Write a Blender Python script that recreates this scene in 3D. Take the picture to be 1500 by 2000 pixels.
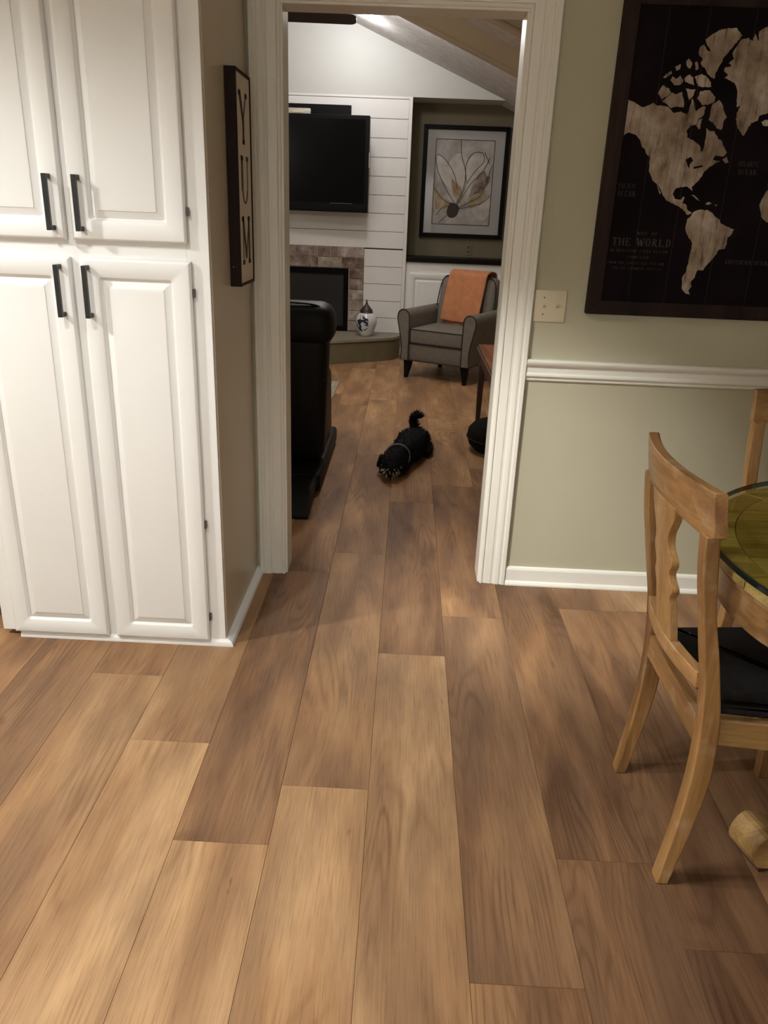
import bpy, bmesh, math, random
from math import sin, cos, pi, radians
from mathutils import Vector, Matrix, geometry
for o in list(bpy.data.objects): bpy.data.objects.remove(o)
SC = bpy.context.scene
COL = SC.collection

# ------------------------------------------------------------------ camera
cd = bpy.data.cameras.new('camera'); cam = bpy.data.objects.new('camera', cd); COL.objects.link(cam)
F_PX, PITCH, YAW, ROLL = 1508.94, 0.372286, 0.0187183, 0.039373
cp, sp, cy, sy, cr, sr = cos(PITCH), sin(PITCH), cos(YAW), sin(YAW), cos(ROLL), sin(ROLL)
Rp = Matrix(((1, 0, 0), (0, -sp, -cp), (0, cp, -sp)))
Rz = Matrix(((cy, sy, 0), (-sy, cy, 0), (0, 0, 1)))
Rr = Matrix(((cr, -sr, 0), (sr, cr, 0), (0, 0, 1)))
Rc = Rr @ Rp @ Rz                                   # world -> camera (x right, y down, z forward)
Rb = Matrix((Rc[0], -Rc[1], -Rc[2])).transposed()   # camera -> world in Blender's axes
cam.matrix_world = Matrix.Translation((0, 0, 1.45)) @ Rb.to_4x4()
cd.sensor_fit = 'VERTICAL'; cd.sensor_height = 36.0; cd.lens = F_PX / 2000 * 36.0
cd.clip_start = 0.05; cd.clip_end = 60
SC.camera = cam

# ------------------------------------------------------------------ world, lights, exposure
w = bpy.data.worlds.new('world'); SC.world = w; w.use_nodes = True
w.node_tree.nodes['Background'].inputs[0].default_value = (0.02, 0.02, 0.025, 1)
SC.view_settings.view_transform = 'Standard'; SC.view_settings.look = 'None'
SC.view_settings.gamma = 1; SC.view_settings.use_curve_mapping = False
SC.view_settings.exposure = 0.0

def spot(name, loc, target, watts, col, angle, blend=0.6, size=0.05):
    l = bpy.data.lights.new(name, 'SPOT'); l.energy = watts; l.color = col
    l.spot_size = radians(angle); l.spot_blend = blend; l.shadow_soft_size = size
    o = bpy.data.objects.new(name, l); COL.objects.link(o); o.location = loc
    d = Vector(target) - Vector(loc); o.rotation_euler = d.to_track_quat('-Z', 'Y').to_euler()
    return o
def point(name, loc, watts, col, size=0.06):
    l = bpy.data.lights.new(name, 'POINT'); l.energy = watts; l.color = col; l.shadow_soft_size = size
    o = bpy.data.objects.new(name, l); COL.objects.link(o); o.location = loc
    return o
WARM = (1.0, 1.0, 0.965); COOL = (1.0, 1.0, 1.0)
# recessed cans in the kitchen ceiling, shining straight down
for (lx, ly, lw, ang) in ((-1.15, 1.15, 84, 138), (-2.35, 1.40, 250, 156), (-0.42, 1.15, 62, 108), (0.20, -0.90, 22, 165), (-1.3, -0.9, 60, 165)):
    spot('kitchen_can_light', (lx, ly, 2.43), (lx, ly, 0), lw, WARM, ang, 0.6, 0.06)
# added unseen spot beside the pantry, brightening the foot of the dining wall
spot('dining_wall_fill', (-0.75, 1.55, 2.42), (0.82, 2.95, -0.05), 400, WARM, 37, 1.0, 0.07)
# added fill spots, bounced forward off the white wall behind the camera
for lx in (-2.0, -0.7, 0.6):
    spot('bounce_fill', (lx, -2.35, 2.42), (lx, -2.8, 0.6), 265, WARM, 150, 0.8, 0.06)
# the living room: a recessed lamp above the television and added fill points
point('fireplace_lamp', (-0.52, 7.72, 2.97), 15, COOL, 0.05)
point('living_room_fill', (-0.40, 6.75, 2.86), 32, (1.0, 0.95, 0.89), 0.10)  # added unseen fill for the room, apart from the fan
point('living_room_left_fill', (-2.6, 4.3, 2.2), 45, (1.0, 0.90, 0.80), 0.12)  # added weak fill to lighten the floor and beams
spot('living_room_can_light', (-0.20, 5.35, 2.82), (-0.20, 5.35, 0), 105, (1.0, 0.92, 0.83), 140, 0.6, 0.06)

# ------------------------------------------------------------------ materials
def new_mat(name):
    m = bpy.data.materials.new(name); m.use_nodes = True
    nt = m.node_tree; b = nt.nodes['Principled BSDF']
    return m, nt, b
def node(nt, t, **kw):
    n = nt.nodes.new(t)
    for k, v in kw.items():
        if k in n.inputs: n.inputs[k].default_value = v
        else: setattr(n, k, v)
    return n
def L(nt, a, b): nt.links.new(a, b)
def objcoord(nt, scale, perobj=True):
    tc = node(nt, 'ShaderNodeTexCoord'); mp = node(nt, 'ShaderNodeMapping'); mp.inputs['Scale'].default_value = scale
    if perobj:
        oi = node(nt, 'ShaderNodeObjectInfo'); ml = node(nt, 'ShaderNodeVectorMath', operation='SCALE')
        cb = node(nt, 'ShaderNodeCombineXYZ'); L(nt, oi.outputs['Random'], cb.inputs[0]); L(nt, oi.outputs['Random'], cb.inputs[1]); L(nt, oi.outputs['Random'], cb.inputs[2])
        L(nt, cb.outputs[0], ml.inputs[0]); ml.inputs['Scale'].default_value = 37.0
        ad = node(nt, 'ShaderNodeVectorMath', operation='ADD'); L(nt, tc.outputs['Object'], ad.inputs[0]); L(nt, ml.outputs[0], ad.inputs[1])
        L(nt, ad.outputs[0], mp.inputs[0])
    else:
        L(nt, tc.outputs['Object'], mp.inputs[0])
    return mp.outputs[0]
def ramp(nt, fac, stops):
    r = node(nt, 'ShaderNodeValToRGB'); e = r.color_ramp.elements
    while len(e) < len(stops): e.new(0.5)
    for el, (p, c) in zip(e, stops): el.position = p; el.color = (*c, 1)
    L(nt, fac, r.inputs[0]); return r.outputs[0]
def mixc(nt, fac, a, b, mode='MIX'):
    m = node(nt, 'ShaderNodeMix', data_type='RGBA', blend_type=mode)
    if isinstance(fac, float): m.inputs[0].default_value = fac
    else: L(nt, fac, m.inputs[0])
    for i, v in ((6, a), (7, b)):
        if isinstance(v, tuple): m.inputs[i].default_value = (*v, 1)
        else: L(nt, v, m.inputs[i])
    return m.outputs[2]
def bump(nt, b, h, strength, dist=0.002):
    bp = node(nt, 'ShaderNodeBump', Strength=strength, Distance=dist); L(nt, h, bp.inputs['Height']); L(nt, bp.outputs[0], b.inputs['Normal'])
def paint(name, col, rough=0.5, var=0.04, scale=3.0, bmp=0.0, bscale=200.0, spec=0.5):
    m, nt, b = new_mat(name)
    n = node(nt, 'ShaderNodeTexNoise', Scale=1.0, Detail=4.0); L(nt, objcoord(nt, (scale,) * 3), n.inputs['Vector'])
    lo = tuple(c * (1 - var) for c in col); hi = tuple(min(1, c * (1 + var)) for c in col)
    L(nt, ramp(nt, n.outputs['Fac'], [(0.3, lo), (0.7, hi)]), b.inputs['Base Color'])
    b.inputs['Roughness'].default_value = rough; b.inputs['Specular IOR Level'].default_value = spec
    if bmp:
        n2 = node(nt, 'ShaderNodeTexNoise', Scale=bscale, Detail=3.0); L(nt, objcoord(nt, (1, 1, 1)), n2.inputs['Vector']); bump(nt, b, n2.outputs['Fac'], bmp)
    return m
def wood(name, dark, mid, light, axis='x', rough=0.45, grain=1.0, white=0.0):
    m, nt, b = new_mat(name)
    s = {'x': (1.2, 9, 9), 'y': (9, 1.2, 9), 'z': (9, 9, 1.2)}[axis]
    n = node(nt, 'ShaderNodeTexNoise', Scale=1.0, Detail=5.0, Distortion=0.6); L(nt, objcoord(nt, s), n.inputs['Vector'])
    c = ramp(nt, n.outputs['Fac'], [(0.3, dark), (0.5, mid), (0.7, light)])
    f = {'x': (7, 140, 140), 'y': (140, 7, 140), 'z': (140, 140, 7)}[axis]
    n2 = node(nt, 'ShaderNodeTexNoise', Scale=1.0, Detail=3.0); L(nt, objcoord(nt, f), n2.inputs['Vector'])
    c = mixc(nt, 0.55 * grain, c, ramp(nt, n2.outputs['Fac'], [(0.3, (0.55, 0.5, 0.45)), (0.6, (1.1, 1.1, 1.1))]), 'MULTIPLY')
    if white:
        n3 = node(nt, 'ShaderNodeTexNoise', Scale=14.0, Detail=5.0); L(nt, objcoord(nt, (1, 1, 1)), n3.inputs['Vector'])
        c = mixc(nt, ramp(nt, n3.outputs['Fac'], [(0.56, (0, 0, 0)), (0.75, (white,) * 3)]), c, (0.62, 0.47, 0.33))
    L(nt, c, b.inputs['Base Color']); b.inputs['Roughness'].default_value = rough
    bump(nt, b, n2.outputs['Fac'], 0.15, 0.001)
    return m

def floor_material():
    m, nt, b = new_mat('oak_plank')
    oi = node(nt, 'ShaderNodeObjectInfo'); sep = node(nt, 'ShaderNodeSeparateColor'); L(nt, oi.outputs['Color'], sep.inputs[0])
    # long soft bands of honey and brown along the plank, shifted by a per-plank tone that includes painted floor shade
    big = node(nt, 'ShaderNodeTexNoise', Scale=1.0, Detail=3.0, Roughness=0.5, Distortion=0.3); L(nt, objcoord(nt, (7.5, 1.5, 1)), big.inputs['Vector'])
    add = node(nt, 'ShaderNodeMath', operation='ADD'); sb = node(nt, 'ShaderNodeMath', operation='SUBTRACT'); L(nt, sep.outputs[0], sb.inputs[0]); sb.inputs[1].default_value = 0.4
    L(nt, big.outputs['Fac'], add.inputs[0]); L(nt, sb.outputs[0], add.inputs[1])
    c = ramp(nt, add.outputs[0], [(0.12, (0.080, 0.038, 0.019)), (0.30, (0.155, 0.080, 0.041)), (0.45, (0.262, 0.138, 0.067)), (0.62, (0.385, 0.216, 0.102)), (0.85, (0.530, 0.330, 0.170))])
    # grey-brown haze
    hz = node(nt, 'ShaderNodeTexNoise', Scale=1.0, Detail=4.0, Roughness=0.55); L(nt, objcoord(nt, (9, 2.6, 3)), hz.inputs['Vector'])
    hm = node(nt, 'ShaderNodeMath', operation='ADD'); L(nt, hz.outputs['Fac'], hm.inputs[0]); L(nt, sep.outputs[1], hm.inputs[1])
    c = mixc(nt, ramp(nt, hm.outputs[0], [(0.42, (0, 0, 0)), (0.78, (0.62,) * 3)]), c, (0.190, 0.112, 0.066))
    # cathedral figure: contour lines of a stretched noise
    cn = node(nt, 'ShaderNodeTexNoise', Scale=1.0, Detail=1.5, Roughness=0.4, Distortion=0.2); L(nt, objcoord(nt, (6.5, 0.75, 1)), cn.inputs['Vector'])
    mu = node(nt, 'ShaderNodeMath', operation='MULTIPLY'); L(nt, cn.outputs['Fac'], mu.inputs[0]); mu.inputs[1].default_value = 150.0
    sn = node(nt, 'ShaderNodeMath', operation='SINE'); L(nt, mu.outputs[0], sn.inputs[0])
    ma = node(nt, 'ShaderNodeMath', operation='MULTIPLY_ADD'); L(nt, sn.outputs[0], ma.inputs[0]); ma.inputs[1].default_value = 0.5; ma.inputs[2].default_value = 0.5
    fm = node(nt, 'ShaderNodeTexNoise', Scale=1.0, Detail=2.0); L(nt, objcoord(nt, (4, 2, 7)), fm.inputs['Vector'])
    fmask = ramp(nt, fm.outputs['Fac'], [(0.46, (0.0,) * 3), (0.68, (0.7,) * 3)])
    c = mixc(nt, fmask, c, mixc(nt, 1.0, c, ramp(nt, ma.outputs[0], [(0.0, (0.62, 0.57, 0.50)), (0.4, (0.96, 0.96, 0.95)), (1.0, (1.06, 1.05, 1.04))]), 'MULTIPLY'))
    # fine straight grain
    g = node(nt, 'ShaderNodeTexNoise', Scale=1.0, Detail=4.0, Roughness=0.7); L(nt, objcoord(nt, (260, 7, 1)), g.inputs['Vector'])
    c = mixc(nt, 0.75, c, ramp(nt, g.outputs['Fac'], [(0.30, (0.66, 0.61, 0.56)), (0.5, (1.0, 1.0, 1.0)), (0.72, (1.13, 1.12, 1.10))]), 'MULTIPLY')
    # dark checks and knots
    k = node(nt, 'ShaderNodeTexNoise', Scale=1.0, Detail=3.0, Distortion=1.0); L(nt, objcoord(nt, (30, 6, 1)), k.inputs['Vector'])
    c = mixc(nt, ramp(nt, k.outputs['Fac'], [(0.70, (0, 0, 0)), (0.80, (0.6,) * 3)]), c, (0.07, 0.04, 0.03))
    L(nt, c, b.inputs['Base Color'])
    b.inputs['Roughness'].default_value = 0.5; b.inputs['Specular IOR Level'].default_value = 0.22
    bump(nt, b, g.outputs['Fac'], 0.10, 0.0006)
    return m

M = {}
M['floor'] = floor_material()
M['cab'] = paint('cabinet_white', (0.765, 0.765, 0.75), 0.36, 0.015)
M['trim'] = paint('trim_white', (0.75, 0.73, 0.655), 0.38, 0.02)
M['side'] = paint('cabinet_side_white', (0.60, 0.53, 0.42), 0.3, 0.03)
M['sage'] = paint('sage_wall', (0.44, 0.41, 0.295), 0.75, 0.03, 1.5, 0.12, 350)
M['gable'] = paint('pale_grey_wall', (0.52, 0.52, 0.50), 0.8, 0.02, 1.5, 0.1, 350)
M['olive'] = paint('olive_wall', (0.15, 0.13, 0.085), 0.8, 0.04, 1.5, 0.1, 350)
M['ceil'] = paint('ceiling_white', (0.72, 0.69, 0.62), 0.9, 0.02)
M['texceil'] = paint('textured_ceiling', (0.58, 0.55, 0.53), 0.9, 0.12, 14, 0.9, 60)
M['beam'] = paint('beam_beige', (0.50, 0.42, 0.30), 0.7, 0.04)
M['ship'] = paint('shiplap_white', (0.70, 0.69, 0.68), 0.5, 0.02)
M['black'] = paint('black_metal', (0.008, 0.008, 0.009), 0.38, 0.1)
M['hinge'] = paint('dark_hinge', (0.05, 0.045, 0.04), 0.4, 0.1)
M['frame_dark'] = wood('dark_frame_wood', (0.010, 0.005, 0.0035), (0.017, 0.008, 0.006), (0.03, 0.015, 0.010), 'z', 0.65)
M['frame_dark'].node_tree.nodes['Principled BSDF'].inputs['Specular IOR Level'].default_value = 0.2
M['table'] = wood('table_top_wood', (0.26, 0.17, 0.05), (0.46, 0.34, 0.12), (0.62, 0.50, 0.20), 'x', 0.4)
M['leather'] = paint('black_leather', (0.004, 0.004, 0.0045), 0.5, 0.2, 8, 0.25, 160, 0.2)
M['fabric'] = paint('taupe_fabric', (0.155, 0.135, 0.115), 0.95, 0.10, 30, 0.3, 500, 0.2)
M['piping'] = paint('dark_piping', (0.012, 0.009, 0.008), 0.7, 0.1)
M['throw'] = paint('terracotta_knit', (0.42, 0.175, 0.085), 0.95, 0.10, 20, 0.5, 400, 0.15)
M['oak'] = wood('honey_oak', (0.165, 0.080, 0.026), (0.315, 0.168, 0.060), (0.45, 0.258, 0.100), 'z', 0.38, 0.9, 0.35)
M['oak_h'] = wood('honey_oak_cross', (0.18, 0.088, 0.032), (0.33, 0.178, 0.068), (0.46, 0.262, 0.11), 'y', 0.38, 0.9, 0.42)
M['oak_x'] = wood('honey_oak_long', (0.19, 0.105, 0.034), (0.32, 0.19, 0.068), (0.46, 0.30, 0.115), 'x', 0.34, 0.9, 0.3)
M['seat'] = paint('black_seat', (0.008, 0.008, 0.009), 0.6, 0.3, 60, 0.6, 260, 0.3)
M['ivory'] = paint('ivory_plastic', (0.60, 0.52, 0.36), 0.35, 0.02)
M['hearth'] = paint('hearth_stone', (0.21, 0.19, 0.14), 0.55, 0.12, 12, 0.2, 60)
M['hearth_front'] = paint('hearth_front', (0.13, 0.105, 0.055), 0.7, 0.08, 8)
M['redwood'] = wood('red_cherry', (0.14, 0.045, 0.02), (0.24, 0.08, 0.035), (0.33, 0.12, 0.05), 'y', 0.3)
M['cherry_dark'] = wood('dark_cherry', (0.03, 0.012, 0.008), (0.05, 0.02, 0.012), (0.08, 0.03, 0.02), 'z', 0.4)
M['blacktop'] = paint('black_counter', (0.005, 0.004, 0.004), 0.4, 0.2, spec=0.12)
M['mortar'] = paint('mortar', (0.50, 0.45, 0.40), 0.95, 0.1, 30)
M['fire'] = paint('firebox_black', (0.003, 0.003, 0.003), 0.8, 0.1, spec=0.08)
M['tvblack'] = paint('tv_black', (0.003, 0.003, 0.0035), 0.5, 0.1, spec=0.12)
M['log'] = paint('charred_log', (0.06, 0.025, 0.015), 0.9, 0.4, 20)
M['silver'] = paint('silver_plastic', (0.45, 0.43, 0.40), 0.35, 0.05)
M['screen'] = paint('tv_screen', (0.003, 0.003, 0.0035), 0.22, 0.05, spec=0.07)
M['toe'] = wood('toe_board', (0.06, 0.035, 0.02), (0.10, 0.06, 0.035), (0.14, 0.09, 0.055), 'x', 0.5)
M['canvas'] = paint('map_canvas', (0.007, 0.0045, 0.0055), 0.9, 0.5, 6, spec=0.12)
M['ink'] = paint('map_ink', (0.062, 0.046, 0.042), 0.8, 0.3, 30)
M['sign_white'] = paint('sign_panel', (0.66, 0.57, 0.50), 0.6, 0.03)
M['sign_ink'] = paint('sign_letter', (0.012, 0.008, 0.007), 0.6, 0.05)
M['fur'] = paint('black_fur', (0.0045, 0.004, 0.004), 0.8, 0.4, 40, 0.0, 1, 0.12)
M['furtan'] = paint('tan_fur', (0.36, 0.29, 0.21), 0.8, 0.45, 60, 0.0, 1, 0.2)
M['furgrey'] = paint('grey_fur', (0.030, 0.022, 0.020), 0.8, 0.4, 60, 0.0, 1, 0.2)
M['collar'] = paint('pale_collar', (0.16, 0.15, 0.18), 0.3, 0.2)
M['glasskedge'] = paint('glass_edge', (0.006, 0.018, 0.018), 0.12, 0.1)
M['blade'] = wood('fan_blade_wood', (0.016, 0.007, 0.005), (0.025, 0.011, 0.008), (0.04, 0.018, 0.012), 'x', 0.4)
M['lid'] = wood('carved_lid', (0.02, 0.012, 0.008), (0.045, 0.026, 0.018), (0.08, 0.05, 0.035), 'z', 0.45)
M['mat'] = paint('picture_mat', (0.40, 0.405, 0.40), 0.5, 0.02)
M['art_bg'] = paint('art_wash', (0.39, 0.365, 0.35), 0.6, 0.35, 7)
M['petal'] = paint('petal_white', (0.52, 0.485, 0.455), 0.6, 0.22, 9)
def wash(name, col, bg, sc):
    m, nt, b = new_mat(name)
    n = node(nt, 'ShaderNodeTexNoise', Scale=sc, Detail=5.0, Roughness=0.65); L(nt, objcoord(nt, (1, 1, 1)), n.inputs['Vector'])
    L(nt, ramp(nt, n.outputs['Fac'], [(0.36, col), (0.52, tuple((a + c) / 2 for a, c in zip(col, bg))), (0.66, bg)]), b.inputs['Base Color']); b.inputs['Roughness'].default_value = 0.7
    return m
M['ochre'] = wash('ochre_wash', (0.30, 0.19, 0.06), (0.44, 0.39, 0.32), 9.0)
M['umber'] = wash('umber_wash', (0.10, 0.062, 0.05), (0.38, 0.32, 0.29), 12.0)
M['line'] = paint('ink_line', (0.03, 0.02, 0.018), 0.6, 0.1)
M['pouf'] = paint('black_wool', (0.006, 0.005, 0.005), 0.95, 0.3, 30, 0.3, 300, 0.1)
def glass(name, tint, rough=0.0, base=0.04, gain=0.9):
    m, nt, b = new_mat(name)
    tr = node(nt, 'ShaderNodeBsdfTransparent'); tr.inputs[0].default_value = (*tint, 1)
    gl = node(nt, 'ShaderNodeBsdfGlossy'); gl.inputs['Roughness'].default_value = rough
    fr = node(nt, 'ShaderNodeFresnel'); fr.inputs[0].default_value = 1.5
    n = node(nt, 'ShaderNodeTexNoise', Scale=3.0); L(nt, objcoord(nt, (1, 1, 1)), n.inputs['Vector'])
    ge = node(nt, 'ShaderNodeNewGeometry'); iv = node(nt, 'ShaderNodeMath', operation='SUBTRACT'); iv.inputs[0].default_value = 1.0; L(nt, ge.outputs['Backfacing'], iv.inputs[1])
    mf = node(nt, 'ShaderNodeMath', operation='MULTIPLY'); L(nt, fr.outputs[0], mf.inputs[0]); L(nt, iv.outputs[0], mf.inputs[1])
    mx = node(nt, 'ShaderNodeMixShader'); L(nt, mf.outputs[0], mx.inputs[0]); L(nt, tr.outputs[0], mx.inputs[1]); L(nt, gl.outputs[0], mx.inputs[2])
    L(nt, mx.outputs[0], nt.nodes['Material Output'].inputs[0])
    return m
M['glass'] = glass('table_glass', (0.90, 0.91, 0.76))
M['pglass'] = glass('picture_glass', (0.97, 0.97, 0.97))
def brick_material():
    m, nt, b = new_mat('whitewashed_brick')
    n = node(nt, 'ShaderNodeTexNoise', Scale=9.0, Detail=6.0, Roughness=0.65); L(nt, objcoord(nt, (1, 1, 1)), n.inputs['Vector'])
    oi = node(nt, 'ShaderNodeObjectInfo'); a = node(nt, 'ShaderNodeMath', operation='MULTIPLY_ADD'); L(nt, oi.outputs['Random'], a.inputs[0]); a.inputs[1].default_value = 0.25; L(nt, n.outputs['Fac'], a.inputs[2])
    L(nt, ramp(nt, a.outputs[0], [(0.40, (0.085, 0.055, 0.042)), (0.56, (0.20, 0.145, 0.118)), (0.72, (0.33, 0.27, 0.235)), (0.86, (0.50, 0.45, 0.41))]), b.inputs['Base Color'])
    b.inputs['Roughness'].default_value = 0.9; bump(nt, b, n.outputs['Fac'], 0.5, 0.004)
    return m
M['brick'] = brick_material()
def map_material():
    m, nt, b = new_mat('map_land')
    n = node(nt, 'ShaderNodeTexNoise', Scale=1.0, Detail=6.0, Roughness=0.7); L(nt, objcoord(nt, (60, 1, 7), False), n.inputs['Vector'])
    n2 = node(nt, 'ShaderNodeTexNoise', Scale=7.0, Detail=5.0, Roughness=0.65); L(nt, objcoord(nt, (1, 1, 1), False), n2.inputs['Vector'])
    c = ramp(nt, n2.outputs['Fac'], [(0.3, (0.13, 0.085, 0.055)), (0.48, (0.30, 0.225, 0.165)), (0.68, (0.52, 0.44, 0.37))])
    c = mixc(nt, 0.9, c, ramp(nt, n.outputs['Fac'], [(0.33, (0.22, 0.19, 0.17)), (0.46, (0.9, 0.9, 0.9)), (0.7, (1.25, 1.25, 1.25))]), 'MULTIPLY')
    L(nt, c, b.inputs['Base Color']); b.inputs['Roughness'].default_value = 0.85; b.inputs['Specular IOR Level'].default_value = 0.2
    return m
M['land'] = map_material()
def vase_material():
    m, nt, b = new_mat('blue_and_white_glaze')
    co = objcoord(nt, (1, 1, 1), False)
    v = node(nt, 'ShaderNodeTexVoronoi', Scale=26.0, feature='DISTANCE_TO_EDGE'); L(nt, co, v.inputs['Vector'])
    n = node(nt, 'ShaderNodeTexNoise', Scale=24.0, Detail=4.0, Roughness=0.6); L(nt, co, n.inputs['Vector'])
    sx = node(nt, 'ShaderNodeSeparateXYZ'); L(nt, co, sx.inputs[0])
    # painted medallion on the side facing left: object space x<0.03, 0.05<z<0.2
    g = node(nt, 'ShaderNodeVectorMath', operation='DISTANCE'); L(nt, co, g.inputs[0]); g.inputs[1].default_value = (-0.055, -0.10, 0.135)
    pm = ramp(nt, g.outputs['Value'], [(0.085, (1, 1, 1)), (0.092, (0, 0, 0))])
    pat = ramp(nt, n.outputs['Fac'], [(0.50, (0, 0, 0)), (0.53, (1, 1, 1))])
    mk = mixc(nt, 1.0, pm, pat, 'MULTIPLY')
    L(nt, mixc(nt, mk, (0.58, 0.59, 0.60), (0.012, 0.02, 0.045)), b.inputs['Base Color'])
    b.inputs['Roughness'].default_value = 0.15
    return m
M['vase'] = vase_material()
def rug_material():
    m, nt, b = new_mat('patterned_rug')
    v = node(nt, 'ShaderNodeTexVoronoi', Scale=26.0); L(nt, objcoord(nt, (1, 1, 1), False), v.inputs['Vector'])
    n = node(nt, 'ShaderNodeTexNoise', Scale=60.0); L(nt, objcoord(nt, (1, 1, 1), False), n.inputs['Vector'])
    c = ramp(nt, v.outputs['Distance'], [(0.25, (0.40, 0.36, 0.29)), (0.4, (0.17, 0.13, 0.10)), (0.6, (0.36, 0.31, 0.25))])
    L(nt, c, b.inputs['Base Color']); b.inputs['Roughness'].default_value = 0.95; bump(nt, b, n.outputs['Fac'], 0.5)
    return m
M['rug'] = rug_material()

# ------------------------------------------------------------------ mesh helpers
def obj(name, bm, mat, parent=None, smooth=False, bevel=0.0, segs=2, angle=40):
    me = bpy.data.meshes.new(name); bmesh.ops.recalc_face_normals(bm, faces=bm.faces[:]); bm.to_mesh(me); bm.free()
    if mat: me.materials.append(mat)
    o = bpy.data.objects.new(name, me); COL.objects.link(o)
    if parent: o.parent = parent
    if bevel:
        b = o.modifiers.new('bevel', 'BEVEL'); b.width = bevel; b.segments = segs; b.limit_method = 'ANGLE'; b.angle_limit = radians(35)
    if smooth:
        for p in me.polygons: p.use_smooth = True
        if angle < 180:
            try: me.set_sharp_from_angle(angle=radians(angle))
            except Exception: pass
    return o
def struct(name, bm, mat, parent=None, **kw):
    o = obj(name, bm, mat, parent, **kw)
    if parent is None: o['kind'] = 'structure'
    return o
def tag(o, label, cat, group=None):
    o['label'] = label; o['category'] = cat
    if group: o['group'] = group
    return o
def thing(name, label, cat, loc=(0, 0, 0), rz=0.0, group=None):
    o = bpy.data.objects.new(name, None); COL.objects.link(o); o.location = loc; o.rotation_euler = (0, 0, rz); o.empty_display_size = 0.1
    return tag(o, label, cat, group)
def box(bm, x0, x1, y0, y1, z0, z1):
    v = [bm.verts.new((x, y, z)) for z in (z0, z1) for y in (y0, y1) for x in (x0, x1)]
    for f in ((0, 1, 3, 2), (4, 6, 7, 5), (0, 4, 5, 1), (2, 3, 7, 6), (0, 2, 6, 4), (1, 5, 7, 3)): bm.faces.new([v[i] for i in f])
    return bm
def B(*a): return box(bmesh.new(), *a)
def prism(bm, pts, fn, t0, t1):
    """polygon pts (a,b) extruded between t0 and t1; fn(a,b,t) -> xyz"""
    tri = geometry.tessellate_polygon([[Vector((a, b, 0)) for a, b in pts]])
    v0 = [bm.verts.new(fn(a, b, t0)) for a, b in pts]; v1 = [bm.verts.new(fn(a, b, t1)) for a, b in pts]
    n = len(pts)
    for t in tri:
        try: bm.faces.new([v0[i] for i in t]); bm.faces.new([v1[i] for i in t][::-1])
        except ValueError: pass
    for i in range(n):
        j = (i + 1) % n; bm.faces.new((v0[i], v0[j], v1[j], v1[i]))
    return bm
XZ = lambda a, b, t: (a, t, b)
YZ = lambda a, b, t: (t, a, b)
XY = lambda a, b, t: (a, b, t)
def rbox(bm, x0, x1, y0, y1, z0, z1, r, segs=4):
    t = bmesh.new(); box(t, x0, x1, y0, y1, z0, z1)
    bmesh.ops.bevel(t, geom=t.edges[:], offset=r, segments=segs, profile=0.5, affect='EDGES')
    me = bpy.data.meshes.new('tmp'); t.to_mesh(me); t.free(); bm.from_mesh(me); bpy.data.meshes.remove(me); return bm
def tube(bm, pts, r, n=8, closed=False, rs=None):
    P = [Vector(p) for p in pts]; rings = []; m = len(P); up = None
    for i, p in enumerate(P):
        a = P[(i - 1) % m] if (closed or i > 0) else p; b = P[(i + 1) % m] if (closed or i < m - 1) else p
        t = (b - a).normalized()
        if up is None: up = Vector((0, 0, 1)) if abs(t.z) < 0.9 else Vector((1, 0, 0))
        s = t.cross(up).normalized(); up = s.cross(t).normalized()
        rr = rs[i] if rs else r
        rings.append([bm.verts.new(p + (s * cos(2 * pi * k / n) + up * sin(2 * pi * k / n)) * rr) for k in range(n)])
    for i in range(m if closed else m - 1):
        A, Bq = rings[i], rings[(i + 1) % m]
        for k in range(n): bm.faces.new((A[k], A[(k + 1) % n], Bq[(k + 1) % n], Bq[k]))
    if not closed:
        bm.faces.new(rings[0][::-1]); bm.faces.new(rings[-1])
    return bm
def lathe(bm, prof, cx=0, cy=0, n=32, z0=0):
    rings = []
    for r, z in prof: rings.append([bm.verts.new((cx + r * cos(2 * pi * k / n), cy + r * sin(2 * pi * k / n), z0 + z)) for k in range(n)])
    for a, b in zip(rings, rings[1:]):
        for k in range(n): bm.faces.new((a[k], a[(k + 1) % n], b[(k + 1) % n], b[k]))
    bm.faces.new(rings[0][::-1]); bm.faces.new(rings[-1]); return bm
def smoothpath(pts, k=6):
    out = []; n = len(pts)
    for i in range(n - 1):
        p0, p1, p2, p3 = pts[max(i - 1, 0)], pts[i], pts[i + 1], pts[min(i + 2, n - 1)]
        for j in range(k):
            t = j / k
            out.append(tuple(0.5 * (2 * b + (c - a) * t + (2 * a - 5 * b + 4 * c - d) * t * t + (3 * b - a - 3 * c + d) * t ** 3) for a, b, c, d in zip(p0, p1, p2, p3)))
    out.append(tuple(pts[-1])); return out
def copy_tree(o, parent=None):
    c = o.copy(); COL.objects.link(c)
    if parent: c.parent = parent
    for ch in o.children: copy_tree(ch, c)
    return c
def rrect(x0, x1, z0, z1, r, k=4):
    out = []
    for cx, cz, a in ((x1 - r, z0 + r, -90), (x1 - r, z1 - r, 0), (x0 + r, z1 - r, 90), (x0 + r, z0 + r, 180)):
        for i in range(k + 1):
            t = radians(a + 90 * i / k); out.append((cx + r * cos(t), cz + r * sin(t)))
    return out
def ringloft(rings, cap=True):
    """rings: lists of (x,y,z) with equal counts"""
    bm = bmesh.new(); R = [[bm.verts.new(p) for p in r] for r in rings]; n = len(R[0])
    for a, b in zip(R, R[1:]):
        for i in range(n): bm.faces.new((a[i], a[(i + 1) % n], b[(i + 1) % n], b[i]))
    if cap: bm.faces.new(R[-1])
    return bm
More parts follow.
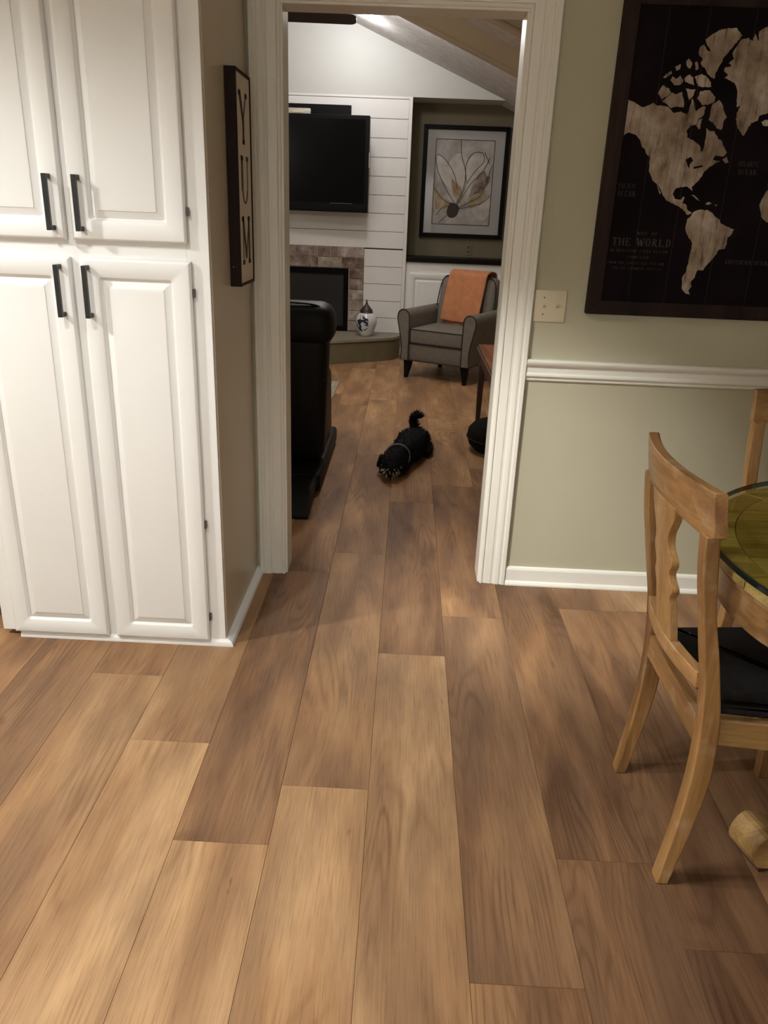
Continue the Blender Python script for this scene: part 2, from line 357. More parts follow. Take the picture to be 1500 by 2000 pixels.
def panel_door(x0, x1, z0, z1, yb, yf, parent, mat, fr=0.052, rise=0.090):
    """raised-panel door: door frame mesh plus its centre panel; yb is the back, yf the front plane (yf < yb)"""
    def ring(d, y, r): return [(a, y, c) for a, c in rrect(x0 + d, x1 - d, z0 + d, z1 - d, r)]
    frame = ringloft([ring(0, yb, .0015), ring(0, yf + .006, .0015), ring(.003, yf + .0035, .0015), ring(.0045, yf + .001, .0015), ring(.008, yf, .002), ring(fr, yf, .010),
                      ring(fr + .003, yf + .0025, .010), ring(fr + .006, yf + .007, .008), ring(fr + .010, yf + .0085, .006)], cap=False)
    d = obj('door', frame, mat, parent, smooth=True, angle=50)
    pan = ringloft([ring(fr + .010, yf + .0095, .006), ring(fr + .016, yf + .0085, .002), ring(rise - .012, yf + .0035, .002), ring(rise - .009, yf + .0028, .002), ring(rise - .007, yf + .0008, .002), ring(rise, yf, .002)])
    obj('panel', pan, mat, d, smooth=True, angle=25)
    return d
def bar_handle(x, z0, z1, yf, parent, out=0.034, s=0.0065):
    bm = bmesh.new()
    box(bm, x - s, x + s, yf - out, yf - out + 2 * s, z0, z1)
    for z in (z0, z1 - 2 * s): box(bm, x - s * .9, x + s * .9, yf - out + 2 * s, yf + .001, z, z + 2 * s)
    return obj('handle', bm, M['black'], parent, bevel=0.0012)

# ------------------------------------------------------------------ lettering: a small serif stroke alphabet
T, t_ = 0.17, 0.075
G = {
 'A': [(.08, 0, .5, 1, t_), (.5, 1, .92, 0, T), (.25, .35, .75, .35, t_), 's08', 's92'], 'B': None,
 'C': ['arc', (.52, .5, .42, .5, 50, 310, T)], 'D': [(.2, 0, .2, 1, T), 's20', 'S20', 'arc', (.2, .5, .68, .5, -90, 90, T)],
 'E': [(.2, 0, .2, 1, T), (.2, .96, .85, .96, t_), (.2, .5, .7, .5, t_), (.2, .04, .88, .04, t_), (.85, 1, .85, .8, t_), (.88, 0, .88, .22, t_)],
 'F': [(.2, 0, .2, 1, T), 's20', (.2, .96, .85, .96, t_), (.2, .5, .7, .5, t_), (.85, 1, .85, .8, t_)],
 'G': ['arc', (.52, .5, .42, .5, 50, 340, T), (.88, .42, .88, .08, T)],
 'H': [(.15, 0, .15, 1, T), (.85, 0, .85, 1, T), (.15, .5, .85, .5, t_), 's15', 'S15', 's85', 'S85'],
 'I': [(.5, 0, .5, 1, T), 's50', 'S50'],
 'L': [(.2, 0, .2, 1, T), 'S20', (.1, .04, .88, .04, t_), (.88, 0, .88, .22, t_)],
 'M': [(.1, 0, .1, 1, t_), (.1, 1, .5, .12, T), (.5, .12, .9, 1, t_), (.9, 0, .9, 1, T), 's10', 'S10', 's90', 'S90'],
 'N': [(.15, 0, .15, 1, t_), (.15, 1, .85, 0, T), (.85, 0, .85, 1, t_), 's15', 'S15', 'S85'],
 'O': ['arc', (.5, .5, .42, .5, 0, 360, T)], 'P': [(.2, 0, .2, 1, T), 's20', 'arc', (.2, .73, .6, .27, -90, 90, T)],
 'R': [(.2, 0, .2, 1, T), 's20', 'arc', (.2, .75, .55, .25, -90, 90, T), (.45, .5, .9, 0, T), 's90'],
 'S': ['arc', (.5, .75, .34, .25, 20, 270, T), 'arc', (.5, .25, .36, .25, -160, 90, T)],
 'T': [(.5, 0, .5, 1, T), 's50', (.05, .96, .95, .96, t_), (.05, 1, .05, .78, t_), (.95, 1, .95, .78, t_)],
 'U': [(.15, .3, .15, 1, T), (.85, .3, .85, 1, t_), 'S15', 'S85', 'arc', (.5, .3, .37, .28, 180, 360, t_ + .04)],
 'W': [(.03, 1, .27, 0, T), (.27, 0, .5, .85, t_), (.5, .85, .73, 0, T), (.73, 0, .97, 1, t_), 'S03', 'S97'],
 'Y': [(.08, 1, .5, .45, T), (.92, 1, .5, .45, t_), (.5, 0, .5, .48, T), 'S08', 'S92', 's50'],
}
def letter(bm, ch, u0, v0, w, h, fn, thick=0.0006, k=1.0):
    g = G.get(ch)
    if not g: return
    def quad(ax, az, bx, bz, tw):
        a = Vector((u0 + ax * w, v0 + az * h)); b = Vector((u0 + bx * w, v0 + bz * h)); d = (b - a)
        if d.length < 1e-6: return
        n = Vector((-d.y, d.x)).normalized() * tw * k * w * 0.5
        prism(bm, [tuple(a + n), tuple(b + n), tuple(b - n), tuple(a - n)], fn, 0, thick)
    i = 0
    while i < len(g):
        e = g[i]
        if e == 'arc':
            i += 1; cx, cz, rx, rz, a0, a1, tw = g[i]; n = max(6, int(abs(a1 - a0) / 18)); o, inn = [], []
            hw = tw * k * .5
            for j in range(n + 1):
                a = radians(a0 + (a1 - a0) * j / n); wd = hw * (0.45 + 0.55 * abs(cos(a)))
                o.append((u0 + (cx + (rx + wd - hw) * cos(a)) * w, v0 + (cz + (rz) * sin(a)) * h))
                inn.append((u0 + (cx + (rx - wd - hw) * cos(a)) * w, v0 + (cz + (rz - wd * .8 * w / h - .02) * sin(a)) * h))
            for j in range(n): prism(bm, [o[j], o[j + 1], inn[j + 1], inn[j]], fn, 0, thick)
        elif isinstance(e, str):
            x = int(e[1:]) / 100; z = .03 if e[0] == 's' else .97
            quad(x - .15, z, x + .15, z, .06 * h / w if k == 1 else .09)
        else: quad(*e)
        i += 1
def text(bm, s, u0, v0, w, h, gap, fn, k=1.0, space=0.6):
    u = u0
    for ch in s:
        if ch == ' ': u += w * space + gap
        else:
            ww = w * (0.5 if ch == 'I' else 1.25 if ch in 'WM' else 1.0)
            letter(bm, ch, u, v0, ww, h, fn, k=k); u += ww + gap
    return u

# ================================================================== SETTING
D0, D1 = 2.955, 3.075            # the wall with the doorway
GY = 8.36                        # the fireplace wall
OX0, OX1, OZ = -0.454, 0.349, 2.070
def ceil_z(x): return 2.435 + (0.941 - x) * 0.412 if x > -1.7 else 2.435 + (0.941 + 1.7) * 0.412 - (-1.7 - x) * 0.412

floor = struct('floor', B(-3.2, 3.2, -3.2, 9.0, -0.06, -0.0052), M['toe'])
# planks: 0.2335 m wide, 1.52 m long, running into the picture; end joints as in the photograph
rng = random.Random(11)
PW, PL = 0.2335, 1.523
ends = {-4: 1.02, -3: 0.62, -2: 1.818, -1: 1.45, 0: 1.661, 1: 2.349, 2: 1.117, 3: 1.455, 4: 2.745, 5: 1.23}
tone = {(-6, 0): .08, (-5, 0): -.04, (-4, 0): .10, (-4, 1): -.06, (-3, 0): .16, (-3, 1): .04, (-2, 0): .22, (-2, 1): .06, (-1, 0): .16, (-1, 1): -.08, (0, 0): .18, (0, 1): .02, (0, 2): -.06, (1, 0): .16, (1, 1): -.14, (1, 2): -.06, (2, -1): -.10, (3, -1): -.20, (4, -1): -.24, (5, -1): -.24, (6, -1): -.24, (2, 0): -.07, (2, 1): -.12, (2, 2): -.10, (-1, 2): -.06, (3, 0): -.24, (3, 1): -.18, (3, 2): -.04, (4, 0): -.24, (4, 1): -.10, (5, 0): -.25, (5, 1): -.14, (6, 0): -.24, (6, 1): -.16}  # lighter left, darker right and at doorway: floor light and shade painted into planks
for row in range(-13, 13):
    x0 = 0.19 + PW * (row - 2); x1 = x0 + PW            # row 2 spans 0.19 .. 0.4235
    e0 = ends.get(row + 0, None)
    if e0 is None: e0 = rng.uniform(0, PL)
    base = e0 - PL * 4
    for k in range(10):
        y0, y1 = base + k * PL, base + (k + 1) * PL
        y0 = max(y0, -0.9); y1 = min(y1, 8.8)
        if y1 - y0 < 0.03: continue
        bm = bmesh.new(); g, c = 0.0002, 0.0006
        wx, wy = (x1 - x0) / 2 - g, (y1 - y0) / 2 - g
        lv = []
        for (ax, ay, z) in ((wx, wy, -.005), (wx, wy, -.0012), (wx - c, wy - c, 0)):
            lv.append([bm.verts.new((sx * ax, sy_ * ay, z)) for sx, sy_ in ((-1, -1), (1, -1), (1, 1), (-1, 1))])
        for a, b_ in zip(lv, lv[1:]):
            for i in range(4): bm.faces.new((a[i], a[(i + 1) % 4], b_[(i + 1) % 4], b_[i]))
        bm.faces.new(lv[-1])
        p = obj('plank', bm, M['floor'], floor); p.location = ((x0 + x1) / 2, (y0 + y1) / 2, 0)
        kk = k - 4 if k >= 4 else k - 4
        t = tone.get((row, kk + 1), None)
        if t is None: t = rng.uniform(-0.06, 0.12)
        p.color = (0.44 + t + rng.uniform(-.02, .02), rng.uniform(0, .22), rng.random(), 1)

# kitchen shell
bm = bmesh.new(); box(bm, -3.1, OX0 - .015, D0, D1, -.003, 2.44); box(bm, OX1 + .015, 3.1, D0, D1, -.003, 2.44); box(bm, OX0 - .015, OX1 + .015, D0, D1, OZ + .015, 2.44)
struct('wall_back', bm, M['sage'])
struct('wall_left', B(-3.2, -3.1, -3.1, D1, -.003, 2.44), M['sage'])
struct('wall_right', B(3.1, 3.2, -3.1, D1, -.003, 2.44), M['sage'])
struct('wall_front', B(-3.2, 3.2, -3.2, -3.1, -.003, 2.44), M['cab'])
struct('ceiling', B(-3.2, 3.2, -3.2, D1, 2.44, 2.5), M['ceil'])

# doorway: jamb lining plus moulded casing
bm = bmesh.new(); jy0, jy1 = D0 - .002, D1 + .002
box(bm, OX0 - .015, OX0, jy0, jy1, 0, OZ); box(bm, OX1, OX1 + .015, jy0, jy1, 0, OZ); box(bm, OX0 - .015, OX1 + .015, jy0, jy1, OZ, OZ + .015)
door = struct('door_1', bm, M['trim'], bevel=.002)
prof = [(0, 0), (0, .010), (.004, .0135), (.009, .0135), (.013, .009), (.018, .0105), (.040, .0135), (.044, .0115), (.050, .0115), (.056, .0165), (.064, .0185), (.070, .0185), (.073, .0165), (.078, .0165), (.081, .021), (.092, .021), (.095, .018), (.095, 0)]
prof = [(u * .106 / .095, v) for u, v in prof]
def casing_leg(x_in, sgn, yb, dirn, z1):
    bm = bmesh.new(); lo = []; hi = []
    for u, v in prof:
        x = x_in + sgn * u; y = yb - dirn * v
        lo.append(bm.verts.new((x, y, 0.0))); hi.append(bm.verts.new((x, y, z1 + u)))
    for i in range(len(prof) - 1): bm.faces.new((lo[i], lo[i + 1], hi[i + 1], hi[i]))
    bm.faces.new(lo); return bm
def casing_head(xa, xb, z, yb, dirn):
    bm = bmesh.new(); a = []; b = []
    for u, v in prof:
        a.append(bm.verts.new((xa - u, yb - dirn * v, z + u))); b.append(bm.verts.new((xb + u, yb - dirn * v, z + u)))
    for i in range(len(prof) - 1): bm.faces.new((a[i], a[i + 1], b[i + 1], b[i]))
    return bm
rv = .008
for (yb, dn) in ((D0, 1), (D1, -1)):
    obj('casing', casing_leg(OX0 - rv, -1, yb, dn, OZ + rv), M['trim'], door)
    obj('casing', casing_leg(OX1 + rv, 1, yb, dn, OZ + rv), M['trim'], door)
    obj('casing', casing_head(OX0 - rv, OX1 + rv, OZ + rv, yb, dn), M['trim'], door)
CX = OX1 + rv + .106
# chair rail and baseboard on the right of the doorway
def rail(name, x0, x1, yb, pr, mat):
    bm = bmesh.new(); a = [bm.verts.new((x0, yb - d, z)) for d, z in pr]; b = [bm.verts.new((x1, yb - d, z)) for d, z in pr]
    n = len(pr)
    for i in range(n): bm.faces.new((a[i], a[(i + 1) % n], b[(i + 1) % n], b[i]))
    bm.faces.new(a); bm.faces.new(b[::-1]); return struct(name, bm, mat)
rail('trim_1', CX + .001, 3.1, D0, [(0, .866), (.008, .866), (.010, .871), (.006, .876), (.012, .880), (.018, .884), (.018, .890), (.013, .897), (.013, .915), (.016, .921), (.026, .928), (.030, .936), (.030, .942), (.024, .947), (0, .947)], M['trim'])
rail('baseboard_right', CX + .001, 3.1, D0, [(0, 0), (.024, 0), (.024, .006), (.020, .014), (.013, .019), (.013, .068), (.010, .076), (.004, .080), (0, .080)], M['trim'])

# living-room shell
struct('wall_far_left', B(-4.1, -4.0, D1, 8.8, -.003, 2.8), M['sage'])
struct('wall_far_right', B(1.75, 1.85, D1, 8.8, -.003, 2.3), M['sage'])
NX = -0.033                                            # edge of the shiplap, where the niche begins
bm = bmesh.new(); box(bm, -4.0, NX, GY + .02, 8.85, -.003, 2.47)
struct('wall_far', bm, M['gable'])
gp = [(-4.0, 2.47), (1.85, 2.47), (1.85, ceil_z(1.85)), (-1.7, ceil_z(-1.7)), (-4.0, ceil_z(-4.0))]
gp[1] = ((2.435 + .941 * .412 - 2.47) / .412, 2.47); gp.pop(2)
struct('wall_gable', prism(bmesh.new(), gp, XZ, GY, 8.85), M['gable'])
struct('wall_niche', B(NX, 1.85, 8.75, 8.85, -.003, 2.47), M['olive'])
bm = bmesh.new(); prism(bm, [(1.9, ceil_z(1.9)), (1.9, ceil_z(1.9) + .06), (-1.7, ceil_z(-1.7) + .06), (-1.7, ceil_z(-1.7))], XZ, D1 - .1, 8.85)
prism(bm, [(-1.7, ceil_z(-1.7)), (-1.7, ceil_z(-1.7) + .06), (-4.1, ceil_z(-4.1) + .06), (-4.1, ceil_z(-4.1))], XZ, D1 - .1, 8.85)
struct('ceiling_vaulted', bm, M['texceil'])
bm = bmesh.new(); prism(bm, [(-4.1, 2.4), (1.85, 2.4), (1.85, ceil_z(1.85) + .4), (-1.7, ceil_z(-1.7)), (-4.1, ceil_z(-4.1))], XZ, D1 - .11, D1 - .01)
struct('wall_over_door', bm, M['gable'])
for i, y in enumerate((6.27, 5.20, 4.13)):
    bm = bmesh.new()
    for (dz, yy0, yy1) in ((.14, y, y + .085), (.155, y - .008, y + .093)):
        h0, h1 = (0.0, .14) if dz == .14 else (.14, .155)
        prism(bm, [(1.75, ceil_z(1.75) - h1), (1.75, ceil_z(1.75) - h0), (-1.7, ceil_z(-1.7) - h0), (-1.7, ceil_z(-1.7) - h1)], XZ, yy0, yy1)
    b = struct('trim_%d' % (3 + i), bm, M['beam'])
# shiplap cladding, board by board
ship = struct('wall_shiplap', B(-4.0, NX - .002, GY + .012, GY + .02, 0, 2.47), M['black'])
zt = 2.446
SL = .1718; BX = -0.468                                # brick surround's right edge
for i in range(14):
    z1 = zt - i * SL; z0 = z1 - SL + .0045
    z0 = max(z0, .235)
    if z1 <= .24: break
    xl = -3.99 if z0 > 1.08 else BX + .004
    if z0 < 1.083 < z1: xl = -3.99; z0 = 1.085
    bm = B(xl, NX - .036, GY, GY + .0125, z0, z1)
    obj('shiplap_board', bm, M['ship'], ship, bevel=.0012)
obj('edge_board', B(NX - .035, NX, GY - .006, GY + .02, 0, 2.47), M['ship'], ship, bevel=.002)
obj('top_board', B(-3.99, NX - .035, GY - .004, GY + .0125, zt + .004, 2.47), M['ship'], ship, bevel=.002)

# ================================================================== KITCHEN SIDE
# ---- tall pantry cabinet
YF = 2.352
pc = thing('pantry_cabinet', 'tall white two-tier pantry cabinet with raised-panel doors left of the doorway', 'cabinet', (0, 0, 0))
PXL, PXR = -1.372, -0.583
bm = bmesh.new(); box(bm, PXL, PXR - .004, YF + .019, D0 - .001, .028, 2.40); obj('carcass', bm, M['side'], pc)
bm = bmesh.new()
for (a, b_, c, d) in ((PXL, PXL + .062, .022, 2.40), (PXR - .066, PXR, .022, 2.40), (PXL + .062, PXR - .066, 1.268, 1.356), (PXL + .062, PXR - .066, .022, .05), (PXL + .062, PXR - .066, 2.33, 2.40), (-1.012, -.948, .05, 1.268), (-1.012, -.948, 1.356, 2.33)):
    box(bm, a, b_, YF, YF + .019, c, d)
obj('face_frame', bm, M['cab'], pc, bevel=.0012)
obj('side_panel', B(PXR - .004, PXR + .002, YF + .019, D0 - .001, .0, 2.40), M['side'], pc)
bm = bmesh.new(); box(bm, -1.305, PXR + .002, YF + .004, YF + .012, 0, .03); obj('toe_board', bm, M['cab'], pc)
# base shoe wraps the front and the right side
shoe = [(0, 0), (.026, 0), (.026, .006), (.022, .015), (.012, .022), (0, .026)]
bm = bmesh.new(); A_, B_, C_ = [], [], []
for d, z in shoe:
    A_.append(bm.verts.new((-1.308, YF + .004 - d * .6, z))); B_.append(bm.verts.new((PXR + .002 + d, YF + .004 - d * .6, z))); C_.append(bm.verts.new((PXR + .002 + d, D0 - .001, z)))
for S_, E_ in ((A_, B_), (B_, C_)):
    for i in range(5): bm.faces.new((S_[i], S_[i + 1], E_[i + 1], E_[i]))
bm.faces.new(A_); bm.faces.new(C_)
obj('shoe_moulding', bm, M['cab'], pc)
YB, YD = YF - .0008, YF - .020
doors = {}
doors['ul'] = panel_door(-1.322, -.993, 1.337, 2.345, YB, YD, pc, M['cab'])
doors['ur'] = panel_door(-.973, -.642, 1.337, 2.345, YB, YD, pc, M['cab'])
doors['ll'] = panel_door(-1.322, -.990, .024, 1.289, YB, YD, pc, M['cab'])
doors['lr'] = panel_door(-.962, -.635, .024, 1.289, YB, YD, pc, M['cab'])
bar_handle(-1.024, 1.362, 1.511, YD, doors['ul']); bar_handle(-.941, 1.362, 1.511, YD, doors['ur'])
bar_handle(-1.020, 1.120, 1.269, YD, doors['ll']); bar_handle(-.938, 1.120, 1.269, YD, doors['lr'])
for (nm, z) in (('ur', 1.425), ('lr', 1.20), ('lr', .46), ('lr', .115)):
    x = -.640 if nm == 'ur' else -.633
    obj('hinge', B(x - .001, x + .005, YD + .006, YB + .0005, z - .012, z + .012), M['hinge'], doors[nm])

# ---- base cabinet and worktop that continue to the left
bc = thing('base_cabinet', 'white base cabinet barely in frame at the far left, beside the pantry', 'cabinet')
obj('carcass', B(-2.9, -1.376, 2.462, D0 - .001, .095, .875), M['cab'], bc)
obj('toe_kick', B(-2.9, -1.376, 2.52, 2.54, 0, .095), M['cherry_dark'], bc)
for a in (-1.876, -2.376, -2.876):
    dd = panel_door(a + .012, a + .470, .085, .70, 2.461, 2.441, bc, M['cab'])
    bar_handle(a + .05, .53, .68, 2.441, dd)
    dr = panel_door(a + .012, a + .470, .72, .865, 2.461, 2.441, bc, M['cab'], fr=.03, rise=.055); dr.name = 'drawer'
obj('hinge', B(-1.4065, -1.398, 2.443, 2.462, .088, .108), M['hinge'], bc)
wt = obj('worktop', B(-2.92, -1.376, 2.42, D0 - .001, .8755, .913), M['blacktop'], bevel=.004); tag(wt, 'black worktop over the base cabinet at the far left', 'worktop')

# ---- YUM sign on the pantry's side
sg = thing('wall_sign', 'tall narrow wooden sign reading YUM on the side of the pantry cabinet', 'sign', (PXR + .002, 2.73, 1.52))
y0, y1, z0, z1, tk = -.115, .112, -.322, .315, .036
bm = bmesh.new()
for (a, b_, c, d) in ((y0, y0 + .008, z0, z1), (y1 - .005, y1, z0, z1), (y0 + .008, y1 - .005, z0, z0 + .009), (y0 + .008, y1 - .005, z1 - .009, z1)): box(bm, 0.0002, tk, a, b_, c, d)
obj('frame', bm, M['frame_dark'], sg, bevel=.0008)
obj('face', B(.0004, tk - .004, y0 + .008, y1 - .005, z0 + .009, z1 - .009), M['sign_white'], sg)
fnS = lambda a, b_, t: (tk - .004 + t, a, b_)
for ch, u, v in (('Y', -.060, .112), ('U', -.055, -.072), ('M', -.056, -.254)):
    bm = bmesh.new(); letter(bm, ch, u, v, .118, .145, fnS, k=1.35); obj('letter', bm, M['sign_ink'], sg)
obj('nail_hole', B(.010, .013, y0 - .0006, y0 + .0004, -.262, -.258), M['silver'], sg)

# ---- light switch
sw = thing('light_switch', 'ivory double light switch plate on the wall right of the doorway', 'light switch', (.5265, D0, 1.1425))
bm = bmesh.new(); rbox(bm, -.0585, .0585, -.006, -.0003, -.0575, .0575, .0025, 3); obj('plate', bm, M['ivory'], sw, smooth=True)
for x in (-.023, .023):
    bm = bmesh.new(); box(bm, x - .0055, x + .0055, -.0068, -.0058, -.0125, .0125); obj('slot', bm, M['ivory'], sw, bevel=.0004)
    bm = bmesh.new(); prism(bm, [(-.006, -.006), (-.017, .004), (-.016, .010), (-.006, .006)], YZ, x - .0042, x + .0042); obj('toggle', bm, M['ivory'], sw, bevel=.0008)
    for z in (-.030, .030):
        bm = bmesh.new(); lathe(bm, [(.0030, -.0008), (.0026, .0006)], n=12); bmesh.ops.rotate(bm, verts=bm.verts[:], matrix=Matrix.Rotation(radians(90), 3, 'X')); bmesh.ops.translate(bm, verts=bm.verts[:], vec=(x, -.0062, z)); obj('screw', bm, M['hinge'] if x < 0 else M['ivory'], sw)

# ---- framed map
MY = D0 - .0005
mp = thing('framed_map', 'large dark framed world map with pale wood-grain continents above the chair rail', 'framed map', (0, MY, 0))
mx0, mx1, mz0, mz1, fw = .655, 1.965, 1.124, 2.145, .050
for pts in (((mx0, mz0), (mx1, mz0), (mx1 - fw, mz0 + fw), (mx0 + fw, mz0 + fw)), ((mx0, mz1), (mx1, mz1), (mx1 - fw, mz1 - fw), (mx0 + fw, mz1 - fw)),
            ((mx0, mz0), (mx0, mz1), (mx0 + fw, mz1 - fw), (mx0 + fw, mz0 + fw)), ((mx1, mz0), (mx1, mz1), (mx1 - fw, mz1 - fw), (mx1 - fw, mz0 + fw))):
    obj('frame_rail', prism(bmesh.new(), list(pts), XZ, -.034, -.0002), M['frame_dark'], mp, bevel=.002)
obj('canvas', B(mx0 + fw - .004, mx1 - fw + .004, -.026, -.001, mz0 + fw - .004, mz1 - fw + .004), M['canvas'], mp)
LAND = {'ellesmere':[(0.928,2.004),(0.944,2.016),(0.965,2.030),(0.995,2.038),(1.021,2.040),(1.044,2.019),(1.038,2.007),(1.025,1.995),(1.009,1.969),(0.998,1.957),(0.991,1.938),(0.980,1.912),(0.978,1.893),(0.967,1.897),(0.952,1.907),(0.944,1.920),(0.925,1.934),(0.930,1.948),(0.915,1.962),(0.914,1.980),(0.925,1.990),(0.942,1.972),(0.954,1.971),(0.941,1.984)],
'greenland':[(1.010,1.896),(1.021,1.906),(1.006,1.915),(1.007,1.927),(1.027,1.932),(1.016,1.939),(1.031,1.951),(1.022,1.967),(1.030,1.984),(1.043,2.007),(1.064,2.013),(1.081,2.004),(1.085,2.025),(1.099,2.005),(1.096,2.032),(1.110,2.042),(1.130,2.047),(1.163,2.039),(1.200,2.012),(1.215,1.971),(1.217,1.929),(1.235,1.882),(1.222,1.844),(1.206,1.819),(1.173,1.798),(1.148,1.790),(1.143,1.773),(1.125,1.767),(1.114,1.742),(1.106,1.727),(1.092,1.741),(1.081,1.756),(1.072,1.775),(1.071,1.795),(1.079,1.819),(1.068,1.812),(1.064,1.829),(1.061,1.858),(1.048,1.881),(1.030,1.890)],
'i1':[(0.801,1.844),(0.813,1.869),(0.836,1.860),(0.844,1.846),(0.830,1.836),(0.815,1.828)],
'i2':[(0.830,1.833),(0.846,1.848),(0.861,1.844),(0.878,1.852),(0.891,1.823),(0.892,1.806),(0.867,1.808),(0.852,1.802),(0.839,1.812),(0.818,1.823)],
'i3':[(0.809,1.892),(0.833,1.912),(0.837,1.903),(0.818,1.890)],
'i4':[(0.835,1.884),(0.841,1.896),(0.853,1.889),(0.865,1.899),(0.878,1.885),(0.872,1.873),(0.851,1.870)],
'i5':[(0.844,1.924),(0.861,1.932),(0.861,1.918),(0.849,1.913)],
'i6':[(0.878,1.942),(0.885,1.949),(0.898,1.935),(0.893,1.919),(0.881,1.928)],
'i7':[(0.906,1.938),(0.913,1.941),(0.922,1.920),(0.914,1.915)],
'i8':[(0.880,1.890),(0.893,1.902),(0.908,1.896),(0.915,1.872),(0.901,1.876),(0.884,1.881)],
'i9':[(0.913,1.896),(0.936,1.906),(0.953,1.897),(0.969,1.883),(0.972,1.869),(0.948,1.868),(0.929,1.870),(0.921,1.884)],
'i10':[(0.890,1.862),(0.904,1.860),(0.923,1.860),(0.916,1.838),(0.907,1.828)],
'i11':[(0.933,1.834),(0.940,1.856),(0.971,1.859),(0.991,1.841),(0.991,1.826),(0.971,1.816),(0.952,1.815)],
'baffin':[(0.985,1.816),(1.004,1.832),(1.020,1.818),(1.029,1.798),(1.041,1.782),(1.032,1.769),(1.031,1.744),(1.015,1.746),(1.000,1.763),(0.982,1.772),(0.984,1.792)],
'i12':[(0.945,1.751),(0.950,1.771),(0.960,1.776),(0.958,1.742)],
'north':[(0.704,1.824),(0.730,1.815),(0.759,1.802),(0.780,1.810),(0.792,1.817),(0.801,1.810),(0.837,1.807),(0.865,1.788),(0.886,1.794),(0.909,1.785),(0.917,1.834),(0.926,1.814),(0.936,1.795),(0.953,1.810),(0.964,1.811),(0.963,1.786),(0.949,1.774),(0.944,1.756),(0.926,1.753),(0.915,1.738),(0.921,1.716),(0.945,1.706),(0.967,1.692),(0.976,1.672),(0.982,1.688),(0.983,1.713),(0.979,1.747),(0.994,1.738),(1.008,1.738),(1.026,1.714),(1.038,1.710),(1.050,1.690),(1.061,1.675),(1.053,1.662),(1.025,1.664),(1.019,1.651),(1.045,1.647),(1.027,1.638),(1.010,1.627),(0.996,1.612),(0.984,1.585),(0.970,1.569),(0.963,1.564),(0.968,1.551),(0.958,1.558),(0.951,1.563),(0.926,1.562),(0.910,1.557),(0.902,1.538),(0.913,1.523),(0.934,1.521),(0.940,1.532),(0.945,1.529),(0.940,1.510),(0.954,1.506),(0.961,1.490),(0.978,1.480),(0.965,1.473),(0.944,1.492),(0.920,1.503),(0.883,1.518),(0.868,1.534),(0.860,1.550),(0.844,1.567),(0.825,1.580),(0.810,1.605),(0.806,1.631),(0.805,1.651),(0.792,1.661),(0.784,1.676),(0.772,1.685),(0.763,1.705),(0.744,1.720),(0.722,1.725),(0.701,1.713),(0.706,1.738),(0.705,1.778)],
'baja':[(0.843,1.565),(0.851,1.557),(0.862,1.537),(0.855,1.539)],
'lake':[(0.928,1.648),(0.943,1.658),(0.953,1.646),(0.944,1.635),(0.944,1.620),(0.937,1.630)],
'lake2':[(0.957,1.626),(0.986,1.633),(0.990,1.628),(0.961,1.620)],
'cuba':[(0.965,1.538),(0.976,1.538),(0.999,1.520),(0.987,1.525)],
'hisp':[(1.020,1.513),(1.033,1.518),(1.043,1.512),(1.026,1.508)],
'pr':[(1.052,1.509),(1.061,1.510),(1.058,1.505)],
'nova':[(1.052,1.652),(1.064,1.663),(1.074,1.645),(1.062,1.642)],
'south':[(0.967,1.447),(0.967,1.461),(0.977,1.469),(0.981,1.480),(0.993,1.488),(1.007,1.492),(1.036,1.490),(1.052,1.480),(1.059,1.472),(1.078,1.462),(1.086,1.449),(1.111,1.439),(1.135,1.432),(1.130,1.416),(1.118,1.404),(1.119,1.382),(1.114,1.366),(1.094,1.362),(1.086,1.343),(1.075,1.326),(1.059,1.305),(1.053,1.291),(1.032,1.290),(1.028,1.268),(1.016,1.250),(1.022,1.234),(1.013,1.222),(1.020,1.205),(1.003,1.210),(0.988,1.226),(0.984,1.266),(0.993,1.283),(0.996,1.317),(0.998,1.350),(0.999,1.378),(0.988,1.394),(0.973,1.410),(0.964,1.431)],
'africa':[(1.206,1.515),(1.214,1.541),(1.224,1.563),(1.264,1.585),(1.303,1.584),(1.350,1.572),(1.398,1.561),(1.437,1.513),(1.470,1.493),(1.450,1.438),(1.458,1.379),(1.442,1.329),(1.413,1.305),(1.380,1.348),(1.360,1.408),(1.335,1.445),(1.293,1.454),(1.257,1.461),(1.241,1.459),(1.219,1.478)],
'iceland':[(1.158,1.772),(1.172,1.778),(1.192,1.772),(1.188,1.759),(1.166,1.760)],
}
fnM = lambda a, b_, t: (a, -.0262 - t, b_)
rj = random.Random(21)
def coast(p):
    out = []
    for i, a in enumerate(p):
        b_ = p[(i + 1) % len(p)]; d = math.hypot(b_[0] - a[0], b_[1] - a[1]); out.append(a); k = int(d / .0075)
        nx, ny = (-(b_[1] - a[1]) / max(d, 1e-6), (b_[0] - a[0]) / max(d, 1e-6))
        for j in range(1, k + 1):
            t = j / (k + 1); q = rj.uniform(-.0016, .0016); out.append((a[0] + (b_[0] - a[0]) * t + nx * q, a[1] + (b_[1] - a[1]) * t + ny * q))
    return out
def clipx(p): return [(min(max(a, mx0 + fw + .002), mx1 - fw - .002), b_) for a, b_ in p]
for k, pts in LAND.items():
    if k.startswith('lake'):
        obj('lake', prism(bmesh.new(), pts, fnM, .0008, .0014), M['canvas'], mp)
    else:
        obj('landmass', prism(bmesh.new(), clipx(coast(pts)), fnM, 0, .0009), M['land'], mp)
